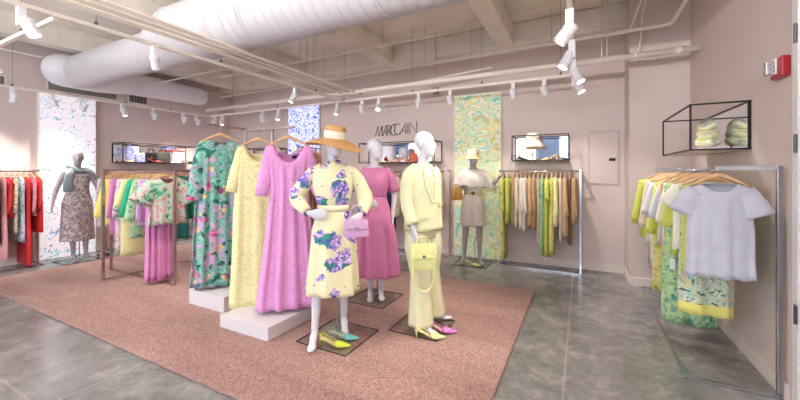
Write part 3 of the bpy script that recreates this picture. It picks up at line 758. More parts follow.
# logo rail: x -1.12 .. -.08, bar y = 5.88-.24 = 5.64
S1 = (.5,10,.045,.035,2)
logo_items = [('long_dress','long lime print dress at the left end of the pale garment rail, touching the floor','limeprint',1.28,.19,.22,.04,S1,dict(at=(-1.09,5.64))),
 ('jacket','bright lime jacket second from the left on the pale garment rail','lime',.72,.19,.2,.038,S1,dict(at=(-1.01,5.62))),
 ('trousers','camel trousers beside the lime jacket','camel',.75,.14,.13,.028,None,{}),
 ('jacket','stone linen jacket left of the cream shirts','sand',.78,.19,.2,.038,S1,{}),
 ('blouse','cream shirt between the stone and ivory shirts','cream',.8,.19,.2,.036,S1,{}),
 ('blouse','ivory shirt in the left half of the pale garment rail','ivory',.82,.19,.2,.036,S1,{}),
 ('jacket','camel blazer in the middle of the pale garment rail','camel',.74,.19,.2,.04,S1,{}),
 ('jacket','tan cardigan right of the camel blazer in the middle','tan',.78,.19,.2,.038,S1,{}),
 ('trousers','beige trousers hanging in front of the wall beside the tan cardigan','beige',1.05,.14,.13,.028,None,{}),
 ('long_dress','lime and green print dress left of the bright lime blouse','tealprint',1.15,.18,.2,.036,None,{}),
 ('blouse','bright lime blouse with open collar right of the middle of the pale garment rail','lime',1.18,.19,.17,.032,(.3,16,.06,.05,2),{}),
 ('long_dress','lime garden print dress right of the bright lime blouse','limeprint',1.12,.18,.18,.036,None,{}),
 ('blouse','pale lime shirt with a white tag on the pale garment rail','butter',.72,.19,.2,.036,S1,dict(tag=(0,-.55))),
 ('trousers','sand trousers on the right half of the pale garment rail','sand',.95,.14,.13,.028,None,{}),
 ('jacket','camel coat at the right of the pale garment rail','camel',.86,.19,.2,.036,S1,{}),
 ('trousers','brown trousers between the two camel coats','brown',.98,.14,.13,.028,None,{}),
 ('jacket','short tan jacket last at the right end of the pale garment rail','tan',.66,.19,.2,.04,S1,{})]
k = len(logo_items)
rack_row(logo_items, lambda i: (-.93+(i-2)*(.84/(k-3)), 5.64), PI/2, 1.472, 'pale garments on the back wall rail')

mid_items = [('blouse','sand blouse at the left end of the rail under the sign','sand',.75,.19,.2,.03,S1,{}), ('blouse','grey blouse beside the sand blouse under the sign','grey',.8,.19,.2,.03,S1,{}),
 ('jacket','navy jacket hanging behind the yellow suited mannequin','navy',1.1,.19,.2,.035,S1,{}), ('blouse','cream blouse behind the yellow suited mannequin','cream',.75,.19,.2,.03,S1,{}),
 ('jacket','beige jacket showing right of the yellow suited mannequin','beige',.8,.19,.2,.03,S1,{}), ('blouse','stone blouse with long sleeves right of the yellow suited mannequin','stone',.72,.19,.2,.03,S1,{}),
 ('trousers','blush trousers between the stone and sand blouses','blush',1.1,.14,.13,.025,None,{}), ('blouse','sand blouse last at the right end of the rail under the sign','sand',.78,.19,.2,.03,S1,{})]
rack_row(mid_items, lambda i: (-3.5+i*.19, 5.64), PI/2, 1.472, 'garments on the rail under the sign')

# left wall rail 1: bar x=-7.88+.24 = -7.64, y 1.25..2.25
l1 = [('long_dress','red and brown dress nearest the picture edge on the left rail','brown',1.0,.19,.2,.026,S1,{}),
 ('long_dress','coral pleated long dress third from the right end group on the left rail','blush',1.22,.18,.24,.028,None,{}),
 ('jacket','bright coral jacket above the pleated dress on the left rail','red',.62,.19,.2,.026,S1,dict(tag=(.0,-.5))),
 ('dress','olive and cream floral dress on the left rail','floraldark',.85,.19,.2,.026,S1,{}),
 ('dress','blue and white speckled straight dress on the left rail','floralblue',1.0,.19,.2,.026,None,{}),
 ('long_dress','red long dress with flared hem reaching the floor frame on the left rail','red',1.36,.18,.26,.028,None,{}),
 ('blouse','dusty rose patterned blouse over the red long dress','coralpattern',.62,.19,.2,.026,S1,{}),
 ('jacket','bright red coat at the right end of the left rail beside the blossom panel','red',.88,.19,.22,.035,(.45,12,.055,.028,2),{})]
rack_row(l1, lambda i: (-7.64, 1.815+i*.063), 0, 1.472, 'red and floral garments on the left wall rail')
l2 = [('dress','floral dress at the left end of the rail below the bag box','floralpink',1.0,.19,.2,.035,S1,{}), ('blouse','mint blouse below the bag display box','emerald',.8,.19,.2,.035,S1,{}),
 ('dress','butter yellow dress below the bag display box','butter',1.2,.19,.2,.035,None,{}), ('blouse','lilac blouse below the bag display box','lilac',.8,.19,.2,.035,S1,{}),
 ('dress','dark floral dress below the bag display box','floraldark',1.1,.19,.2,.035,None,{}), ('blouse','coral red blouse below the right end of the bag box','coral',.7,.19,.2,.035,S1,{}),
 ('dress','pale mint floral dress below the right end of the bag box','ruffle',1.1,.19,.2,.035,S1,{}), ('dress','light print dress last on the rail below the bag box','floralblue',.9,.19,.2,.035,S1,{})]
rack_row(l2, lambda i: (-7.64, 3.42+i*.2), 0, 1.472, 'garments on the rail below the bag box')

# rug rail, bar along X at y=2.6, top z = RZ+1.44
zr = RZ+1.44+.012-.008
MS2 = (.34,22,.075,.07,4)
rugs = [('dress','lilac and teal print dress at the far left end of the rug rail','floralpink',.72,.2,.2,.03,S1,dict(at=(-6.02,2.6))),
 ('blouse','green blouse second at the far left of the rug rail','emerald',.52,.19,.2,.03,S1,dict(at=(-5.93,2.6))),
 ('blouse','plain lemon yellow blouse on the rug rail, left of the pink blouse','lemon',.66,.2,.2,.045,(.5,12,.06,.05,2),dict(at=(-5.80,2.58))),
 ('blouse','pink blouse between the lemon blouse and the grey floral dress','pink',.8,.2,.2,.035,S1,dict(at=(-5.66,2.6))),
 ('dress','grey and pink floral dress on the rug rail right of the pink blouse','floralpink',1.02,.2,.22,.04,S1,dict(at=(-5.48,2.6))),
 ('dress','butter lace dress with a white tag hanging low on the rug rail','yellowlace2',1.05,.2,.22,.04,MS,dict(at=(-5.34,2.6),tag=(.16,-.95))),
 ('blouse','bright emerald green blouse on the rug rail','emerald',.50,.2,.2,.04,(.46,14,.06,.05,2),dict(at=(-5.20,2.6))),
 ('dress','mint print dress with sheer sleeves right behind the emerald blouse','tealprint',.78,.2,.22,.035,(.5,14,.06,.07,2),dict(at=(-5.07,2.6))),
 ('blouse','lilac pink blouse behind the ruffled garden print blouse','lilac',.62,.2,.21,.035,S1,dict(at=(-4.95,2.6))),
 ('long_dress','long pleated pink skirt dress below the ruffled blouse on the rug rail','pink',1.32,.16,.19,.045,None,dict(at=(-4.83,2.6),N_=56,M_N=16,rip=.02,k=6)),
 ('blouse','mint garden print blouse with ruffled sleeves, nearest on the rug rail','ruffle',.60,.20,.225,.06,(.27,42,.10,.13,10),dict(at=(-4.70,2.6),N_=48,M_N=16,rip=.016,k=3))]
rack_row(rugs, None, PI/2-.12, zr, 'garments on the crossed rug rail')
zr2 = RZ+1.466+.012-.008
rack_row([('long_dress','deep teal green dress behind the aqua gown on the rug rail','teal',.98,.2,.22,.04,S1,dict(at=(-5.54,3.25))),
 ('blouse','emerald blouse farther back on the rug rail behind the aqua gown','emerald',.7,.2,.2,.04,S1,dict(at=(-5.54,3.42))),
 ('dress','navy dress last but one on the rug rail behind the aqua gown','navy',1.0,.19,.2,.035,None,dict(at=(-5.54,3.57))),
 ('dress','teal leaf print dress at the hidden far end of the rug rail','tealprint',1.0,.19,.2,.035,S1,dict(at=(-5.54,3.70)))], None, 0, zr2, 'green dresses on the rug rail arm')


# ---------------------------------------------------------------- mannequins
def bake(o):
    dg = bpy.context.evaluated_depsgraph_get(); dg.update()
    me = bpy.data.meshes.new_from_object(o.evaluated_get(dg)); o.modifiers.clear(); old = o.data; o.data = me; bpy.data.meshes.remove(old)
def limb(mb, pts, rs, n=14):
    """smoothly interpolated tapered tube with round ends"""
    P = []; R_ = []
    for i in range(len(pts)-1):
        a, b = Vector(pts[i]), Vector(pts[i+1])
        for t in (0, .25, .5, .75):
            P.append(a.lerp(b, t)); s = t*t*(3-2*t); R_.append(rs[i]+(rs[i+1]-rs[i])*s)
    P.append(Vector(pts[-1])); R_.append(rs[-1])
    for _ in range(2):
        P = [P[0]]+[(P[i-1]+P[i]*2+P[i+1])/4 for i in range(1, len(P)-1)]+[P[-1]]
    mb.tube(P, R_, n); mb.ellip(P[0], (R_[0],)*3); mb.ellip(P[-1], (R_[-1],)*3)
def hand(mb, w, d, nrm, s=1, curl=.5, side=1):
    """wrist w, pointing direction d, palm normal nrm"""
    w = Vector(w); d = Vector(d).normalized(); nrm = Vector(nrm); nrm = (nrm-d*nrm.dot(d)).normalized(); ac = d.cross(nrm).normalized()*side
    pts = [w+d*t for t in (-.01,.02,.05,.085)]
    mb.tube(pts, [(.024,.017),(.032,.016),(.04,.015),(.038,.012)], 12, up=ac)
    for i, L in enumerate((.068,.076,.07,.054)):
        o = w+d*.078+ac*(.030-.0205*i)
        sp = ac*(.10-.065*i)
        q = [o]; a = .12
        for ph in (.45,.32,.25):
            dr = (d+sp)*math.cos(a)+nrm*math.sin(a); q.append(q[-1]+dr.normalized()*L*ph); a += curl
        mb.tube([w+d*.05+ac*(.026-.018*i)]+q, [.010,.0095,.0088,.0078,.006], 8); mb.ellip(q[-1], (.006,)*3, 8, 6)
    t0 = w+d*.02+ac*.022
    q = [t0, t0+d*.028+ac*.026+nrm*.006, t0+d*.056+ac*.036+nrm*.014, t0+d*.078+ac*.034+nrm*.022]
    mb.tube(q, [.013,.012,.0095,.007], 8); mb.ellip(q[-1], (.007,)*3, 8, 6)
def mannequin(label, x, y, rz, mat, arms, legs, yaw=0, H_=1.80, tilt=0, base=(.42,.42), baserz=None, zb=RZ, base_off=(0,0), lean=0):
    o = thing('mannequin', label, 'mannequin', (x, y, zb), rz)
    mb = MB()
    # torso
    spec = [(.84,.135,.10,.0),(.90,.165,.115,.012),(.96,.168,.115,.012),(1.02,.15,.10,.004),(1.08,.125,.086,-.004),(1.13,.113,.08,-.008),(1.19,.12,.085,-.01),
            (1.26,.135,.098,-.016),(1.32,.142,.108,-.02),(1.38,.15,.098,-.008),(1.43,.155,.08,.004),(1.465,.13,.062,.01),(1.49,.085,.052,.012),(1.51,.056,.05,.01)]
    mb.rings([[Vector((rx*math.cos(2*PI*j/24), yo+ry*math.sin(2*PI*j/24), z)) for j in range(24)] for z, rx, ry, yo in spec])
    for s in (-1,1): mb.ellip((s*.065,-.07,1.305), (.05,.042,.05)); mb.ellip((s*.14,.0,1.432), (.055,.045,.045))
    # neck + head
    limb(mb, [(0,.012,1.48),(0,.0,1.56),(0,-.01,1.62)], [.056,.047,.05])
    hs = [(0,.026,.03,-.062),(.012,.038,.042,-.054),(.035,.05,.060,-.040),(.065,.06,.078,-.022),(.10,.069,.090,-.008),(.135,.0745,.097,.002),(.17,.073,.094,.006),(.20,.061,.08,.008),(.225,.04,.054,.01),(.238,.015,.02,.01)]
    Rz = Matrix.Rotation(yaw, 3, 'Z') @ Matrix.Rotation(tilt, 3, 'X')
    hc = Vector((0,-.012,1.572))
    mb.rings([[hc+Rz@Vector((rx*math.cos(2*PI*j/24), yo+ry*math.sin(2*PI*j/24), z)) for j in range(24)] for z, rx, ry, yo in hs])
    # face: nose, brow, lips
    mb.rings([[hc+Rz@Vector((w_*math.cos(2*PI*j/8), yo+.014*math.sin(2*PI*j/8), z)) for j in range(8)] for z, w_, yo in ((.072,.004,-.094),(.076,.014,-.104),(.09,.011,-.106),(.12,.007,-.098),(.135,.005,-.092))])
    mb.ellip(hc+Rz@Vector((0,-.093,.05)), (.02,.012,.007), 10, 6); mb.ellip(hc+Rz@Vector((0,-.09,.042)), (.017,.012,.006), 10, 6)
    for s in (-1,1):
        mb.ellip(hc+Rz@Vector((s*.03,-.082,.132)), (.022,.012,.007), 10, 6)
        mb.ellip(hc+Rz@Vector((s*.031,-.078,.115)), (.014,.010,.007), 10, 6)
        mb.ellip(hc+Rz@Vector((s*.074,.012,.105)), (.008,.016,.028), 10, 6)
    # arms: dict side -> (shoulder, elbow, wrist, hand dir, palm normal)
    for s, (e, w_, hd, pn) in arms.items():
        sh = (s*.160, .002, 1.425)
        limb(mb, [sh, e, w_], [.041,.033,.022]); hand(mb, w_, hd, pn, side=s)
        m1 = Vector(sh).lerp(Vector(e), .35); mb.ellip(m1, (.041,.041,.06))
    for s, (kn, an, ball) in legs.items():
        hip = (s*.085, .012, .90)
        limb(mb, [hip, kn, an], [.088,.052,.031])
        a, k_ = Vector(an), Vector(kn)
        mb.ellip(k_.lerp(a, .28)+Vector((0,.012,0)), (.047,.05,.10))
        b = Vector(ball); f = Vector((b.x-a.x, b.y-a.y, 0)).normalized()
        heel = a + Vector((0,0,-.035)) - f*.03
        limb(mb, [heel, a*.5+b*.5+Vector((0,0,.008)), b], [.027,.031,.026]); mb.tube([b-f*.01, b+f*.035, b+f*.07, b+f*.085], [(.018,.038),(.015,.036),(.011,.026),(.006,.014)], 10)
    body = mb.build('body', mat, o, True)
    rm = body.modifiers.new('remesh', 'REMESH'); rm.mode = 'VOXEL'; rm.voxel_size = .0085; rm.use_smooth_shade = True
    sm = body.modifiers.new('smooth', 'SMOOTH'); sm.factor = .5; sm.iterations = 3
    bake(body)
    body.data.polygons.foreach_set('use_smooth', [True]*len(body.data.polygons))
    # base plate
    bw, bd = base; bz = baserz if baserz is not None else -rz
    bm = MB(); bm.box((0,0,.004), (bw,bd,.008), None)
    pl = bm.build('glass_base', M['glass'], o, bevel=.0015); pl.rotation_euler = (0,0,bz); pl.location = (base_off[0], base_off[1], .001)
    em = MB(); t = .004
    em.bx(-bw/2-.002,bw/2+.002,-bd/2-t,-bd/2,0,.009).bx(-bw/2-.002,bw/2+.002,bd/2,bd/2+t,0,.009).bx(-bw/2-t,-bw/2,-bd/2,bd/2,0,.009).bx(bw/2,bw/2+t,-bd/2,bd/2,0,.009)
    ed = em.build('base_edge', M['dark'], o); ed.rotation_euler = (0,0,bz); ed.location = (base_off[0], base_off[1], .001)
    rp = MB().tube([(.03,.07,.008),(.03,.075,.3),(.045,.07,.42)], .0075, 8); rp.lathe([(.001,0),(.03,0),(.03,.012),(.012,.02),(.001,.02)], 14, (.03,.07,.008))
    rp.build('support_rod', M['chrome'], o)
    return o, (hc, Rz)
def cloth(name, secs, mat, parent, N_=56, k=7, amp=0., ph=0, smooth_open=True, z_wave=.0, thick=.003, phase2=0.):
    """secs: (z, rx, ry, xo, yo, fold) interpolated"""
    out = []
    for i in range(len(secs)-1):
        a, b = secs[i], secs[i+1]; K = max(1, int(abs(a[0]-b[0])/.03))
        for q in range(K): out.append(tuple(a[j]+(b[j]-a[j])*q/K for j in range(6)))
    out.append(secs[-1])
    rings = []
    for (z, rx, ry, xo, yo, f) in out:
        ring = []
        for j in range(N_):
            th = 2*PI*j/N_; g = 1+f*(.7*math.sin(k*th+ph)+.3*math.sin((k*1.7)//1*th+ph*2+1+phase2))
            ring.append(Vector((xo+rx*g*math.cos(th), yo+ry*g*math.sin(th), z+z_wave*math.sin(3*th+ph))))
        rings.append(ring)
    # soften
    b = MB().rings(rings, True, False).build(name, mat, parent, True)
    s = b.modifiers.new('thickness', 'SOLIDIFY'); s.thickness = thick; s.offset = 0
    return b
def sleeve(name, pts, rs, mat, parent, n=20, wr=.05):
    P = []; R_ = []
    for i in range(len(pts)-1):
        for t in (0,.2,.4,.6,.8): P.append(Vector(pts[i]).lerp(Vector(pts[i+1]), t)); R_.append(rs[i]+(rs[i+1]-rs[i])*t)
    P.append(Vector(pts[-1])); R_.append(rs[-1])
    for _ in range(3): P = [P[0]]+[(P[i-1]+P[i]*2+P[i+1])/4 for i in range(1,len(P)-1)]+[P[-1]]
    R_ = [r*(1+wr*math.sin(2.3*i)) for i, r in enumerate(R_)]
    b = MB().tube(P, R_, n, caps=False).build(name, mat, parent, True)
    s = b.modifiers.new('thickness', 'SOLIDIFY'); s.thickness = .003; s.offset = 0
    return b
def hat(parent, hc, Rz, crown, brimr, mat, band, tiltx=0, tilty=0, z0=.165, wave=.02, ch=.10, name='sun_hat', oval=1.12):
    T = Rz @ Euler((tiltx, tilty, 0)).to_matrix()
    rings = []
    prof = [(crown*1.0, -.004),(brimr*.75, -.03),(brimr, -.064),(brimr+.004, -.060),(brimr, -.056),(brimr*.75,-.022),(crown*1.03,.004),(crown*.99,ch*.55),(crown*.93,ch*.92),(crown*.80,ch*1.02),(crown*.4,ch*1.04),(.002,ch*1.03)]
    n = 40
    for r, z in prof:
        f = max(0, (r-crown)/(brimr-crown))
        rings.append([hc+T@Vector((r*math.cos(a), .008+r*oval*math.sin(a)*(1 if f == 0 else 1), z0+z+f*wave*math.sin(2*a+.6))) for a in [2*PI*j/n for j in range(n)]])
    h = MB().rings(rings).build(name, mat, parent, True); auto_smooth(h, 55)
    rings = []
    for r, z in ((crown*1.045,.006),(crown*1.03,ch*.55),(crown*1.0,ch*.6),(crown*.98,.006)):
        rings.append([hc+T@Vector((r*math.cos(a), .008+r*oval*math.sin(a), z0+z)) for a in [2*PI*j/n for j in range(n)]])
    MB().rings(rings, True, False).build('hat_band', band, h, True)
    return h

# --- 1 straw hat, hydrangea print dress
x, y = -1.93, 2.45; rz = face_cam(x, y)
arms = {-1: ((-.345,.03,1.20),(-.185,-.15,1.085),(.9,-.35,.05),(.35,.9,0)), 1: ((.31,.02,1.17),(.225,-.17,1.07),(-.55,-.5,-.35),(-.6,.6,-.3))}
legs = {-1: ((-.125,-.08,.50),(-.15,-.13,.13),(-.165,-.235,.03)), 1: ((.10,.03,.50),(.095,.10,.13),(.10,.0,.03))}
m1, (hc, Rz) = mannequin('white mannequin in a wide straw hat and yellow hydrangea print dress, front of the rug', x, y, rz, M['skinwhite'], arms, legs, yaw=.45, tilt=.06, base=(.5,.5), base_off=(.05,-.03))
B_ = F['bouquet']
cloth('dress_skirt', [(1.12,.125,.095,0,-.005,.0),(1.05,.15,.12,0,0,.01),(.93,.185,.15,0,0,.04),(.75,.20,.17,.0,-.01,.08),(.40,.225,.20,-.01,-.02,.11)], B_, m1, 72, 7, ph=1.2, z_wave=.006)
cloth('dress_bodice', [(1.53,.062,.058,0,.008,0),(1.50,.075,.066,0,.008,0),(1.475,.125,.078,0,.008,0),(1.44,.175,.092,0,.002,0),(1.36,.178,.118,0,-.008,.01),(1.28,.168,.122,0,-.012,.02),(1.18,.142,.106,0,-.008,.03),(1.125,.125,.094,0,-.005,.01)], B_, m1, 64, 9)
cloth('waist_belt', [(1.145,.132,.101,0,-.006,0),(1.09,.138,.107,0,-.004,0)], F['paleyellow'], m1, 48)
sleeve('dress_sleeve', [(-.085,0,1.455),(-.20,.01,1.40),(-.325,.03,1.20),(-.205,-.135,1.095)], [.054,.060,.072,.036], B_, m1)
sleeve('dress_sleeve', [(.085,0,1.455),(.20,.01,1.40),(.295,.02,1.17),(.235,-.15,1.075)], [.054,.060,.072,.036], B_, m1)
hat(m1, hc, Rz, .090, .235, M['straw'], M['ribbon'], tiltx=.10, tilty=.05, z0=.142, ch=.115)

# --- 2 pink dress
x, y = -2.08, 3.39; rz = face_cam(x, y)
arms = {-1: ((-.235,.02,1.19),(-.10,-.17,1.10),(.8,-.5,-.05),(.4,.8,0)), 1: ((.23,.04,1.17),(.20,-.05,.95),(0,-.15,-1),(-1,0,0))}
legs = {-1: ((-.07,-.03,.50),(-.05,.0,.13),(-.05,-.11,.03)), 1: ((.075,.0,.50),(.065,.03,.13),(.075,-.08,.03))}
m2, (hc2, Rz2) = mannequin('white mannequin in a short-sleeved pink dress standing under the sign', x, y, rz, M['skinwhite'], arms, legs, yaw=.9, base=(.48,.48))
Pk = plain('pink satin', (222,134,182), .42, 0, .02, 6)
cloth('dress_skirt', [(1.17,.122,.093,0,-.008,.0),(1.10,.14,.115,0,0,.02),(.95,.185,.15,0,0,.08),(.7,.225,.19,0,0,.15),(.275,.26,.225,0,0,.19)], Pk, m2, 96, 10, ph=.4, z_wave=.006)
cloth('dress_bodice', [(1.475,.09,.062,0,.012,0),(1.475,.145,.078,0,.008,0),(1.44,.178,.092,0,.002,0),(1.36,.165,.118,0,-.008,.01),(1.28,.158,.122,0,-.012,.01),(1.20,.138,.105,0,-.008,.03),(1.165,.126,.096,0,-.008,.0)], Pk, m2, 64, 9)
for s in (-1,1): sleeve('dress_sleeve', [(s*.09,0,1.445),(s*.18,.01,1.39),(s*.225,.02,1.20)], [.055,.062,.056], Pk, m2)
cloth('waist_belt', [(1.185,.131,.10,0,-.008,0),(1.155,.131,.10,0,-.008,0)], F['rose'], m2, 40)

# --- 3 pale yellow suit, turned to the right
x, y = -1.305, 2.99; rz = face_cam(x, y)
arms = {-1: ((-.215,-.01,1.17),(-.20,-.10,.94),(.1,-.12,-1),(1,0,0)), 1: ((.20,.10,1.18),(.22,.10,.95),(.12,-.05,-1),(-1,0,0))}
legs = {-1: ((-.085,-.06,.50),(-.09,-.06,.12),(-.07,-.17,.03)), 1: ((.10,.02,.50),(.15,.03,.12),(.23,-.03,.03))}
m3, (hc3, Rz3) = mannequin('white mannequin in a pale yellow trouser suit looking right, holding a lime handbag', x, y, rz+.7, M['skinwhite'], arms, legs, yaw=.5, H_=1.85, base=(.46,.46), base_off=(-.01,-.0))
SY = plain('pale yellow crepe', (232,229,184), .6, 0, .02, 6); SS_ = plain('pale yellow satin', (232,228,188), .3, 0, .03, 8)
cloth('blazer', [(1.505,.075,.062,0,.012,0),(1.47,.12,.08,0,.01,0),(1.43,.172,.096,0,.004,0),(1.34,.178,.122,0,-.008,.01),(1.22,.183,.127,0,-.008,.012),(1.13,.183,.13,0,-.006,.02),(1.0,.19,.137,0,0,.03),(.90,.197,.145,0,0,.04)], SY, m3, 64, 6)
cloth('trouser_waist', [(1.0,.15,.11,0,.005,0),(.9,.165,.12,0,.01,.01),(.83,.168,.12,0,.01,.02)], SS_, m3, 48)
for s in (-1,1):
    kn, an, bl = legs[s]
    sec = [(.9,.092,.11,s*.085,.01,.0),(.75,.10,.112,s*.09,.0,.02),(.5,.088,.09,kn[0],kn[1],.05),(.28,.095,.095,(kn[0]+an[0])/2,(kn[1]+an[1])/2,.08),(.065,.115,.108,an[0],an[1]-.01,.10)]
    cloth('trouser_leg', sec, SS_, m3, 40, 5, ph=s+2)
sleeve('blazer_sleeve', [(-.09,0,1.455),(-.185,-.005,1.40),(-.215,-.01,1.16),(-.203,-.09,.965)], [.058,.062,.056,.05], SY, m3)
sleeve('blazer_sleeve', [(.09,0.005,1.455),(.18,.03,1.40),(.20,.09,1.16),(.22,.10,.97)], [.058,.062,.056,.048], SY, m3)
# lapels + belt + buckle
lp = MB()
for s in (-1,1):
    ring = [(.03*s,-.068,1.49),(.085*s,-.090,1.44),(.09*s,-.119,1.33),(.015*s,-.136,1.15),(.0,-.134,1.16),(.02*s,-.130,1.35)]
    a = [Vector(p) for p in ring]; b_ = [p+Vector((0,-.014,0)) for p in a]
    lp.rings([a, b_])
lp.build('lapel', SS_, m3)
MB().box((.09,-.133,1.137),(.05,.012,.03)).build('belt_buckle', M['straw2'], m3, bevel=.003)
MB().box((-.1,-.14,1.03),(.11,.008,.035)).build('pocket_flap', SY, m3, bevel=.003)

# --- 4 grey mannequin at blossom panel
x, y = -7.33, 2.66; rz = face_cam(x, y)+.12
arms = {-1: ((-.255,-.0,1.17),(-.30,-.06,.95),(-.15,-.1,-1),(1,0,0)), 1: ((.255,.0,1.17),(.305,-.06,.95),(.2,-.1,-1),(-1,0,0))}
legs = {-1: ((-.07,-.01,.50),(-.05,.02,.13),(-.04,-.09,.03)), 1: ((.09,-.03,.50),(.10,.0,.13),(.11,-.11,.03))}
m4, (hc4, Rz4) = mannequin('grey mannequin with sage scarf and city sketch dress before the blossom panel', x, y, rz, M['skingrey'], arms, legs, yaw=-.1, zb=0, base=(.46,.46))
cloth('dress', [(1.40,.155,.105,0,-.006,0),(1.32,.155,.122,0,-.016,0),(1.2,.14,.108,0,-.008,0),(1.1,.15,.115,0,0,.01),(.95,.19,.14,0,.005,.01),(.7,.2,.15,0,.005,.02),(.34,.22,.165,0,.005,.03)], F['sketch'], m4, 56, 6)
cloth('dress_bust_band', [(1.415,.158,.108,0,-.006,0),(1.24,.148,.118,0,-.012,0)], F['stone'], m4, 48)
GS = F['greysage']
sc = MB()
pts = [(.0+.10*math.cos(a), .005+.085*math.sin(a), 1.50-.03*math.sin(a+PI/2)+.02*math.cos(2*a)) for a in [2*PI*j/20 for j in range(21)]]
sc.tube(pts, [(.035+.008*math.sin(3*i), .045) for i in range(21)], 12)
sc.tube([(-.06,-.08,1.49),(-.11,-.13,1.40),(-.13,-.14,1.28),(-.12,-.13,1.14)], [(.03,.05),(.02,.06),(.014,.06),(.01,.07)], 12, up=(0,1,0))
sc.tube([(.08,-.06,1.49),(.15,-.06,1.46),(.2,-.03,1.40),(.215,-.01,1.33)], [(.035,.05),(.03,.055),(.02,.05),(.01,.045)], 12)
sc.build('scarf', GS, m4, True)

# --- 5 beige mannequin at swirl panel
x, y = -1.53, 5.47; rz = face_cam(x, y)
arms = {-1: ((-.235,-.0,1.19),(-.20,-.20,1.20),(.5,-.6,.2),(.3,.5,.8)), 1: ((.29,.05,1.21),(.36,-.04,1.31),(.5,-.1,.6),(-.6,.2,.4))}
legs = {-1: ((-.12,-.03,.50),(-.14,.0,.13),(-.17,-.10,.03)), 1: ((.10,-.0,.50),(.10,.02,.13),(.13,-.08,.03))}
m5, (hc5, Rz5) = mannequin('mannequin in a boater hat, white cropped jacket and beige button skirt by the swirl panel', x, y, rz, M['skingrey'], arms, legs, yaw=.3, zb=0, base=(.52,.44))
cloth('jacket', [(1.50,.07,.062,0,.01,0),(1.47,.14,.082,0,.008,0),(1.43,.19,.098,0,.002,0),(1.34,.2,.125,0,-.008,.02),(1.24,.19,.125,0,-.012,.03),(1.2,.19,.125,0,-.01,.04)], F['ivory'], m5, 56, 6)
cloth('shirt', [(1.25,.145,.11,0,-.012,0),(1.1,.135,.10,0,-.005,.01)], F['cream'], m5, 40)
cloth('skirt', [(1.13,.125,.095,0,-.005,0),(1.0,.17,.13,0,0,.01),(.85,.19,.145,0,.0,.02),(.60,.205,.155,0,0,.03)], F['stone'], m5, 48, 5)
sleeve('jacket_sleeve', [(-.09,0,1.455),(-.185,.0,1.39),(-.24,-.0,1.22)], [.06,.072,.08], F['ivory'], m5)
sleeve('jacket_sleeve', [(.09,0,1.455),(.19,.01,1.39),(.28,.04,1.24),(.33,.0,1.27)], [.06,.072,.08,.065], F['ivory'], m5)
cloth('belt', [(1.145,.134,.104,0,-.005,0),(1.10,.14,.108,0,-.004,0)], M['straw2'], m5, 40)
MB().lathe([(.022,-.004),(.032,-.004),(.032,.004),(.022,.004)], 20, (0,-.118,1.12), Matrix.Rotation(PI/2,3,'X')).build('belt_buckle', M['dark'], m5)
for i in range(7): MB().ellip((-.015,-.132-.004*i,1.05-.065*i), (.007,.005,.007), 8, 6).build('button', M['dark'], m5)
MB().box((.09,-.135,.93),(.1,.012,.11), (0,0,.2)).build('patch_pocket', F['stone'], m5, bevel=.004)
hat(m5, hc5, Rz5, .088, .14, M['straw2'], M['ribbon'], tiltx=.08, z0=.15, wave=.0, ch=.085, name='boater_hat')

# ---------------------------------------------------------------- bags & shoes
def handbag(label, loc, rz, W, Hh, D, mat, kind='flap', strap=None, clasp='chrome', taper=.9, flapmat=None, handle=None, name='handbag', hmat=None):
    o = thing(name, label, 'bag', loc, rz)
    rings = []
    for t in (0,.08,.5,.92,1):
        k_ = 1+(taper-1)*t; e = .9 if t in (0,1) else 1
        w_, d_ = W/2*k_*e, D/2*(1-.35*t)*e
        rings.append([Vector((w_*spow(math.cos(a),.35), d_*spow(math.sin(a),.5), Hh*t)) for a in [2*PI*j/28 for j in range(28)]])
    MB().rings(rings).build('bag_body', mat, o, True).data.set_sharp_from_angle(angle=.9)
    if kind == 'flap':
        f = MB(); P = []
        prof = [(D*.20,Hh*1.0),(0,Hh*1.03),(-D*.36,Hh*1.01),(-D*.45,Hh*.8),(-D*.52,Hh*.48)]
        for yy, zz in prof: P.append(((-W/2*taper*1.0,yy,zz),(W/2*taper*1.0,yy,zz)))
        a = [Vector(p[0]) for p in P]; b_ = [Vector(p[1]) for p in P]
        inner = [Vector((p.x, p.y+.006, p.z-.006)) for p in reversed(a)]
        innerb = [Vector((p.x, p.y+.006, p.z-.006)) for p in reversed(b_)]
        fl = f.rings([a+inner, b_+innerb]).build('flap', flapmat or mat, o); 
        MB().box((0,-D*.52-.004,Hh*.56),(.03,.01,.024)).build('clasp', M[clasp], fl if False else o, bevel=.003)
    if handle:
        hw_, hh_ = handle
        for yy in ((-D*.2, D*.2) if kind == 'tote' else (0,)):
            MB().tube([(hw_*math.cos(a), yy, Hh*.96+hh_*math.sin(a)) for a in [PI*j/14 for j in range(15)]], .006, 8).build('handle', hmat or mat, o, True)
    if strap:
        MB().tube(strap, (.004), 8, flat=2.2).build('strap', hmat or mat, o, True)
    return o
def loc_in(m, v):
    return Matrix.Translation(m.location) @ Matrix.Rotation(m.rotation_euler.z, 4, 'Z') @ Vector(v)
lilacbag = plain('lilac quilted leather', (214,170,206), .4, 0, .04, 30, .4, 50)
p = loc_in(m1, (.185,-.235,.90))
handbag('small lilac flap handbag held by the straw hat mannequin', p, m1.rotation_euler.z+.05, .21, .135, .07, lilacbag, handle=(.055,.125), clasp='chrome')
limebag = plain('pale lime leather', (230,232,158), .35, 0, .02, 20)
p = loc_in(m3, (-.175,-.20,.60))
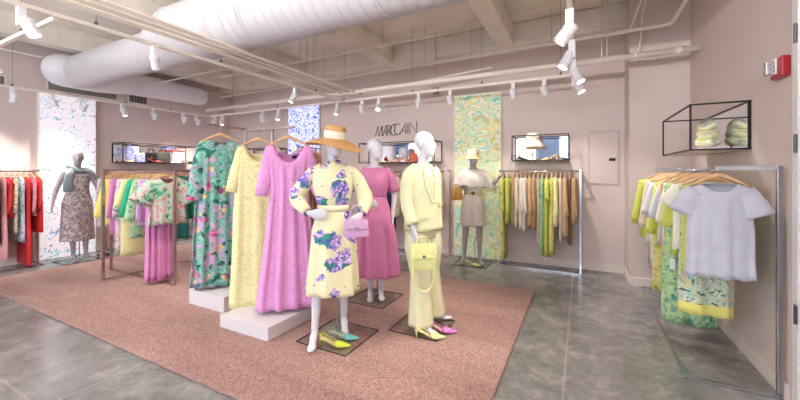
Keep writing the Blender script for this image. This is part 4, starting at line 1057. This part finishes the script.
handbag('pale lime structured flap handbag hanging from the hand of the yellow suited mannequin', p, m3.rotation_euler.z-.5, .24, .21, .10, limebag, handle=(.06,.075), taper=.86,
        strap=[(-.10,0,.19)]+[(-.10+.005*i,-.055,.16-.05*i) for i in range(4)]+[(.0-.085*math.cos(PI*j/10),-.057,-.05-.13*math.sin(PI*j/10)) for j in range(11)]+[(.10-.005*i,-.055,.16-.05*i) for i in (3,2,1,0)]+[(.10,0,.19)])
p = loc_in(m5, (-.245,-.24,1.02))
handbag('slouchy golden brown bag on the arm of the boater hat mannequin', p, m5.rotation_euler.z+.3, .20, .20, .10, plain('golden woven leather', (206,160,84), .5, 0, .12, 30, .4, 60), handle=(.05,.05), taper=.7, kind='soft')
def shoe(label, loc, rz, mat, grp, inner=None):
    o = thing('slingback_shoe', label, 'shoe', loc, rz, grp)
    # along +x = toe; sole
    rings = []
    for x_, w_, z_ in ((-.105,.022,.058),(-.08,.026,.056),(-.04,.022,.040),(.0,.026,.016),(.04,.037,.005),(.08,.036,.004),(.115,.022,.004),(.14,.004,.005)):
        rings.append([Vector((x_, -w_, z_)), Vector((x_, w_, z_)), Vector((x_, w_, z_+.005)), Vector((x_, -w_, z_+.005))])
    MB().rings(rings).build('sole', inner or M['straw2'], o)
    rings = []
    for x_, w_, z_, h in ((.02,.036,.012,.030),(.045,.040,.006,.038),(.08,.037,.005,.032),(.11,.025,.005,.022),(.135,.010,.005,.014),(.148,.002,.006,.006)):
        rings.append([Vector((x_, w_*math.cos(a), z_+h*math.sin(a))) for a in [PI*j/10 for j in range(11)]])
    v = MB().rings(rings, False, False).build('vamp', mat, o, True)
    s = v.modifiers.new('thickness', 'SOLIDIFY'); s.thickness = .004
    MB().tube([(-.10,0,.056),(-.104,0,.03),(-.10,0,.0)], [.015,.008,.006], 10).build('heel', mat, o, True)
    st = [(.03,-.036,.02),(-.03,-.034,.05),(-.09,-.026,.085),(-.118,0,.095),(-.09,.026,.085),(-.03,.034,.05),(.03,.036,.02)]
    MB().tube(st, .0035, 6, flat=1.6).build('heel_strap', mat, o, True)
    return o
def atl(m, v, **k): q = loc_in(m, v); return (q.x, q.y, q.z)
shoe('lime green slingback shoe on the glass base of the straw hat mannequin', atl(m1,(-.0,-.21,.010)), m1.rotation_euler.z-.30, plain('lime leather', (206,222,66), .35), 'shoes at the mannequin bases')
shoe('teal slingback shoe on the glass base of the straw hat mannequin', atl(m1,(.075,-.10,.010)), m1.rotation_euler.z-.25, plain('teal leather', (104,184,172), .35), 'shoes at the mannequin bases')
shoe('pale yellow slingback shoe on the glass base of the suited mannequin', atl(m3,(-.13,-.22,.010)), m3.rotation_euler.z-.75, plain('pale yellow leather', (238,236,160), .35), 'shoes at the mannequin bases')
shoe('pink slingback shoe on the glass base of the suited mannequin', atl(m3,(.03,-.20,.010)), m3.rotation_euler.z-.8, plain('orchid leather', (226,122,200), .35), 'shoes at the mannequin bases')
shoe('pale slingback shoe on the glass base of the boater hat mannequin', atl(m5,(-.02,-.16,.010)), m5.rotation_euler.z-.3, plain('ivory lime leather', (232,224,150), .35), 'shoes at the mannequin bases')
shoe('black slingback shoe on the floor beside the grey mannequin', (-7.32,3.02,.001), 1.9, M['black'], 'shoes at the mannequin bases')

# ---------------------------------------------------------------- things in the display boxes
def gx(y): return y
# bag box on the left wall : x -7.9..-7.5 , y 3.37..4.77, shelf z 1.637
ZS = 1.638
rzl = PI/2
o = thing('scarf_display', 'blue and white print scarf draped upright at the left in the bag display box', 'scarf', (-7.68,3.62,ZS), rzl)
MB().box((0,.0,.155),(.20,.03,.31),(0,.05,0)).build('scarf_cloth', F['bluefloral'], o, bevel=.012)
MB().box((.12,-.03,.09),(.14,.05,.18),(0,-.1,0)).build('scarf_fold', F['bluefloral'], o, bevel=.012)
handbag('small black box handbag with tall handle in the bag display box', (-7.66,3.92,ZS), rzl, .22,.17,.08, M['black'], handle=(.06,.12), clasp='gold')
handbag('large dark olive tote with buckled straps in the middle of the bag display box', (-7.67,4.17,ZS), rzl, .26,.22,.11, plain('dark olive leather', (66,66,56), .45, 0, .1, 20), kind='tote', handle=(.06,.10), taper=1.0)
o = handbag('white tote with coral top edge in the bag display box', (-7.66,4.47,ZS), rzl, .26,.26,.10, M['paper'], kind='tote', taper=.86)
MB().box((0,0,.275),(.26,.085,.05)).build('coral_edge', F['coral'], o, bevel=.006)
shoe('red pointed shoe leaning in front of the black handbag', (-7.56,3.93,ZS), 1.3, M['red'], 'shoes in the bag display box')
shoe('black pointed shoe at the right end of the bag display box', (-7.58,4.62,ZS), 1.3, M['black'], 'shoes in the bag display box')
shoe('beige pointed shoe at the left end of the bag display box', (-7.6,3.46,ZS), 1.5, M['straw2'], 'shoes in the bag display box')
# sign box : x -3.76..-2.21, y 5.54..5.9, z 1.628
handbag('small rust brown handbag in the display box under the sign', (-2.66,5.66,1.628), 0, .17,.15,.09, plain('rust leather', (176,84,52), .45, 0, .05, 12), handle=(.04,.05), clasp='gold')
o = thing('hat_stand', 'white crumpled cloth hat on a stand in the display box under the sign', 'hat', (-2.9,5.70,1.628))
MB().lathe([(.05,0),(.05,.01),(.012,.02),(.012,.14)],16).build('stand', M['wallwhite'], o, True); MB().lathe([(.11,.13),(.07,.16),(.07,.24),(.04,.27),(.001,.275)],24).build('hat_crown', F['white'], o, True)
shoe('rust brown shoe beside the rust handbag under the sign', (-2.52,5.64,1.628), .3, plain('rust suede', (170,90,60), .7), 'shoes under the sign')
shoe('nude shoe at the left of the display box under the sign', (-3.35,5.66,1.628), .2, M['straw2'], 'shoes under the sign')
o = thing('glass_vase', 'small dark red vase beside the pink dressed mannequin head in the display box', 'vase', (-3.48,5.68,1.628))
MB().lathe([(.03,0),(.045,.03),(.045,.08),(.02,.11),(.022,.13)],20).build('vase_body', M['red'], o, True)
# pale rail box : x -.95..-.16
o = thing('hat_stand', 'cream bucket hat on a slim stand above the pale garment rail', 'hat', (-.66,5.66,1.628))
MB().lathe([(.055,0),(.055,.01),(.01,.02),(.01,.26)],16).build('stand', M['wood'], o, True)
hb = MB().lathe([(.165,.20),(.168,.205),(.125,.265),(.10,.30),(.088,.38),(.075,.41),(.03,.42),(.001,.42)],36).build('hat_body', F['cream'], o, True)
MB().lathe([(.104,.30),(.106,.302),(.098,.33),(.09,.328)],36).build('hat_band', F['sand'], hb, True)
shoe('beige knotted shoe in the box above the pale garment rail', (-.42,5.66,1.628), 2.9, M['straw2'], 'shoes above the pale garment rail')
shoe('dark blue bow shoe in the box above the pale garment rail', (-.28,5.68,1.628), .3, F['navy'], 'shoes above the pale garment rail')
shoe('black shoe with a clasp at the left end above the pale garment rail', (-.86,5.66,1.628), .2, M['black'], 'shoes above the pale garment rail')
# right wall box : x .78..1.16 , y 3.63..4.72
o = MB().bx(.96,1.14,4.0,4.42,1.638,1.675).build('display_block', plain('lilac grey board', (196,184,190), .6), bevel=.004)
props(o, 'low lilac grey display block lying in the box on the right wall', 'display block')
SC = palette('striped scarf print', [(214,220,130),(244,240,224),(236,240,180),(190,178,176),(228,226,140),(248,244,236)], 5, .6, zs=3, lo=.36, hi=.64)
o = thing('rolled_scarf', 'rolled lime, white and grey printed scarf standing on the display block', 'scarf', (1.045,4.24,1.675), 0)
def roll(R0, z, h, sq, n=28, seed=0):
    rr = random.Random(seed); mb = MB(); rings = []
    for t in (0,.1,.3,.5,.7,.9,1):
        k_ = math.sin(PI*min(.94,max(.06,t)))**.45
        rings.append([Vector((R0*sq*k_*math.cos(a)*(1+.06*math.sin(3*a+seed+4*t)), R0*k_*math.sin(a)*(1+.07*math.sin(4*a+2*seed)), z+h*t+.012*math.sin(2*a+seed))) for a in [2*PI*j/n for j in range(n)]])
    return mb.rings(rings)
roll(.15,-.0,.105,.6,seed=1).build('lower_fold', SC, o, True); roll(.14,.075,.10,.58,seed=2).build('middle_fold', SC, o, True); roll(.12,.15,.09,.58,seed=3).build('upper_fold', SC, o, True)
roll(.09,.205,.06,.6,seed=4).build('grey_tie', F['grey'], o, True)

# ---------------------------------------------------------------- light
for x0, x1 in wins:
    ld = bpy.data.lights.new('window_light', 'AREA'); ld.shape = 'RECTANGLE'; ld.size = x1-x0; ld.size_y = 1.9; ld.energy = 5*(x1-x0); ld.color = (.90,.94,1)
    lo = bpy.data.objects.new('window_light', ld); COL.objects.link(lo); lo.location = ((x0+x1)/2, FY+.06, 1.95); lo.rotation_euler = (PI/2, 0, PI)
    lo.rotation_euler = (-PI/2, 0, 0) if False else Vector((0,-1,0)).to_track_quat('Z','Y').to_euler()
# unseen spotlights and globes added behind the camera to brighten ceiling and room
for x_, y_ in ((-4.9,-1.2),(-3.6,-1.2),(-2.4,-1.2),(-1.3,-1.2),(-.2,-1.0),(.5,-.8)):
    spotlight('white up-aimed spotlight added unseen behind the viewer to brighten the ceiling', x_, y_, (x_+.1, y_+1.6, 3.75), 1, (0,.5), 100)
for o_ in [q for q in bpy.data.objects if q.get('label','') == 'white up-aimed spotlight added unseen behind the viewer to brighten the ceiling']: o_['group'] = 'added spotlights behind the viewer'
for x_, y_ in ((-6.4,-1.6),(-4.2,-1.6),(-2.0,-1.6),(.1,-1.6),(-6.2,-.1),(-4.3,-.3),(-1.9,-.3),(.2,-.2)):  # globe lamps added out of view as soft fill light
    o = thing('fill_globe', 'white globe fill lamp added unseen behind the viewer to brighten the room', 'fill lamp', (x_, y_, 3.12), 0, 'added globe lamps behind the viewer')
    MB().ellip((0,0,0), (.14,.14,.14), 24, 16).build('globe', M['globe'], o, True)
    MB().tube([(0,0,.13),(0,0,CZ-3.125)], .004, 6).build('cord', M['dark'], o)
    MB().lathe([(.001,CZ-3.17),(.05,CZ-3.17),(.05,CZ-3.123),(.001,CZ-3.123)], 20).build('ceiling_rose', M['white'], o, True)
    ld = bpy.data.lights.new('globe', 'POINT'); ld.energy = 7; ld.shadow_soft_size = .15; ld.color = (1,.95,.9)
    lo = bpy.data.objects.new('fill_globe_bulb', ld); COL.objects.link(lo); lo.parent = o
W = bpy.data.worlds.new('world'); C.world = W; W.use_nodes = True
W.node_tree.nodes['Background'].inputs[0].default_value = (.85,.92,1,1); W.node_tree.nodes['Background'].inputs[1].default_value = 1.0
C.view_settings.view_transform = 'Standard'; C.view_settings.look = 'None'; C.view_settings.gamma = 1; C.view_settings.exposure = 0.85
C.view_settings.use_curve_mapping = False
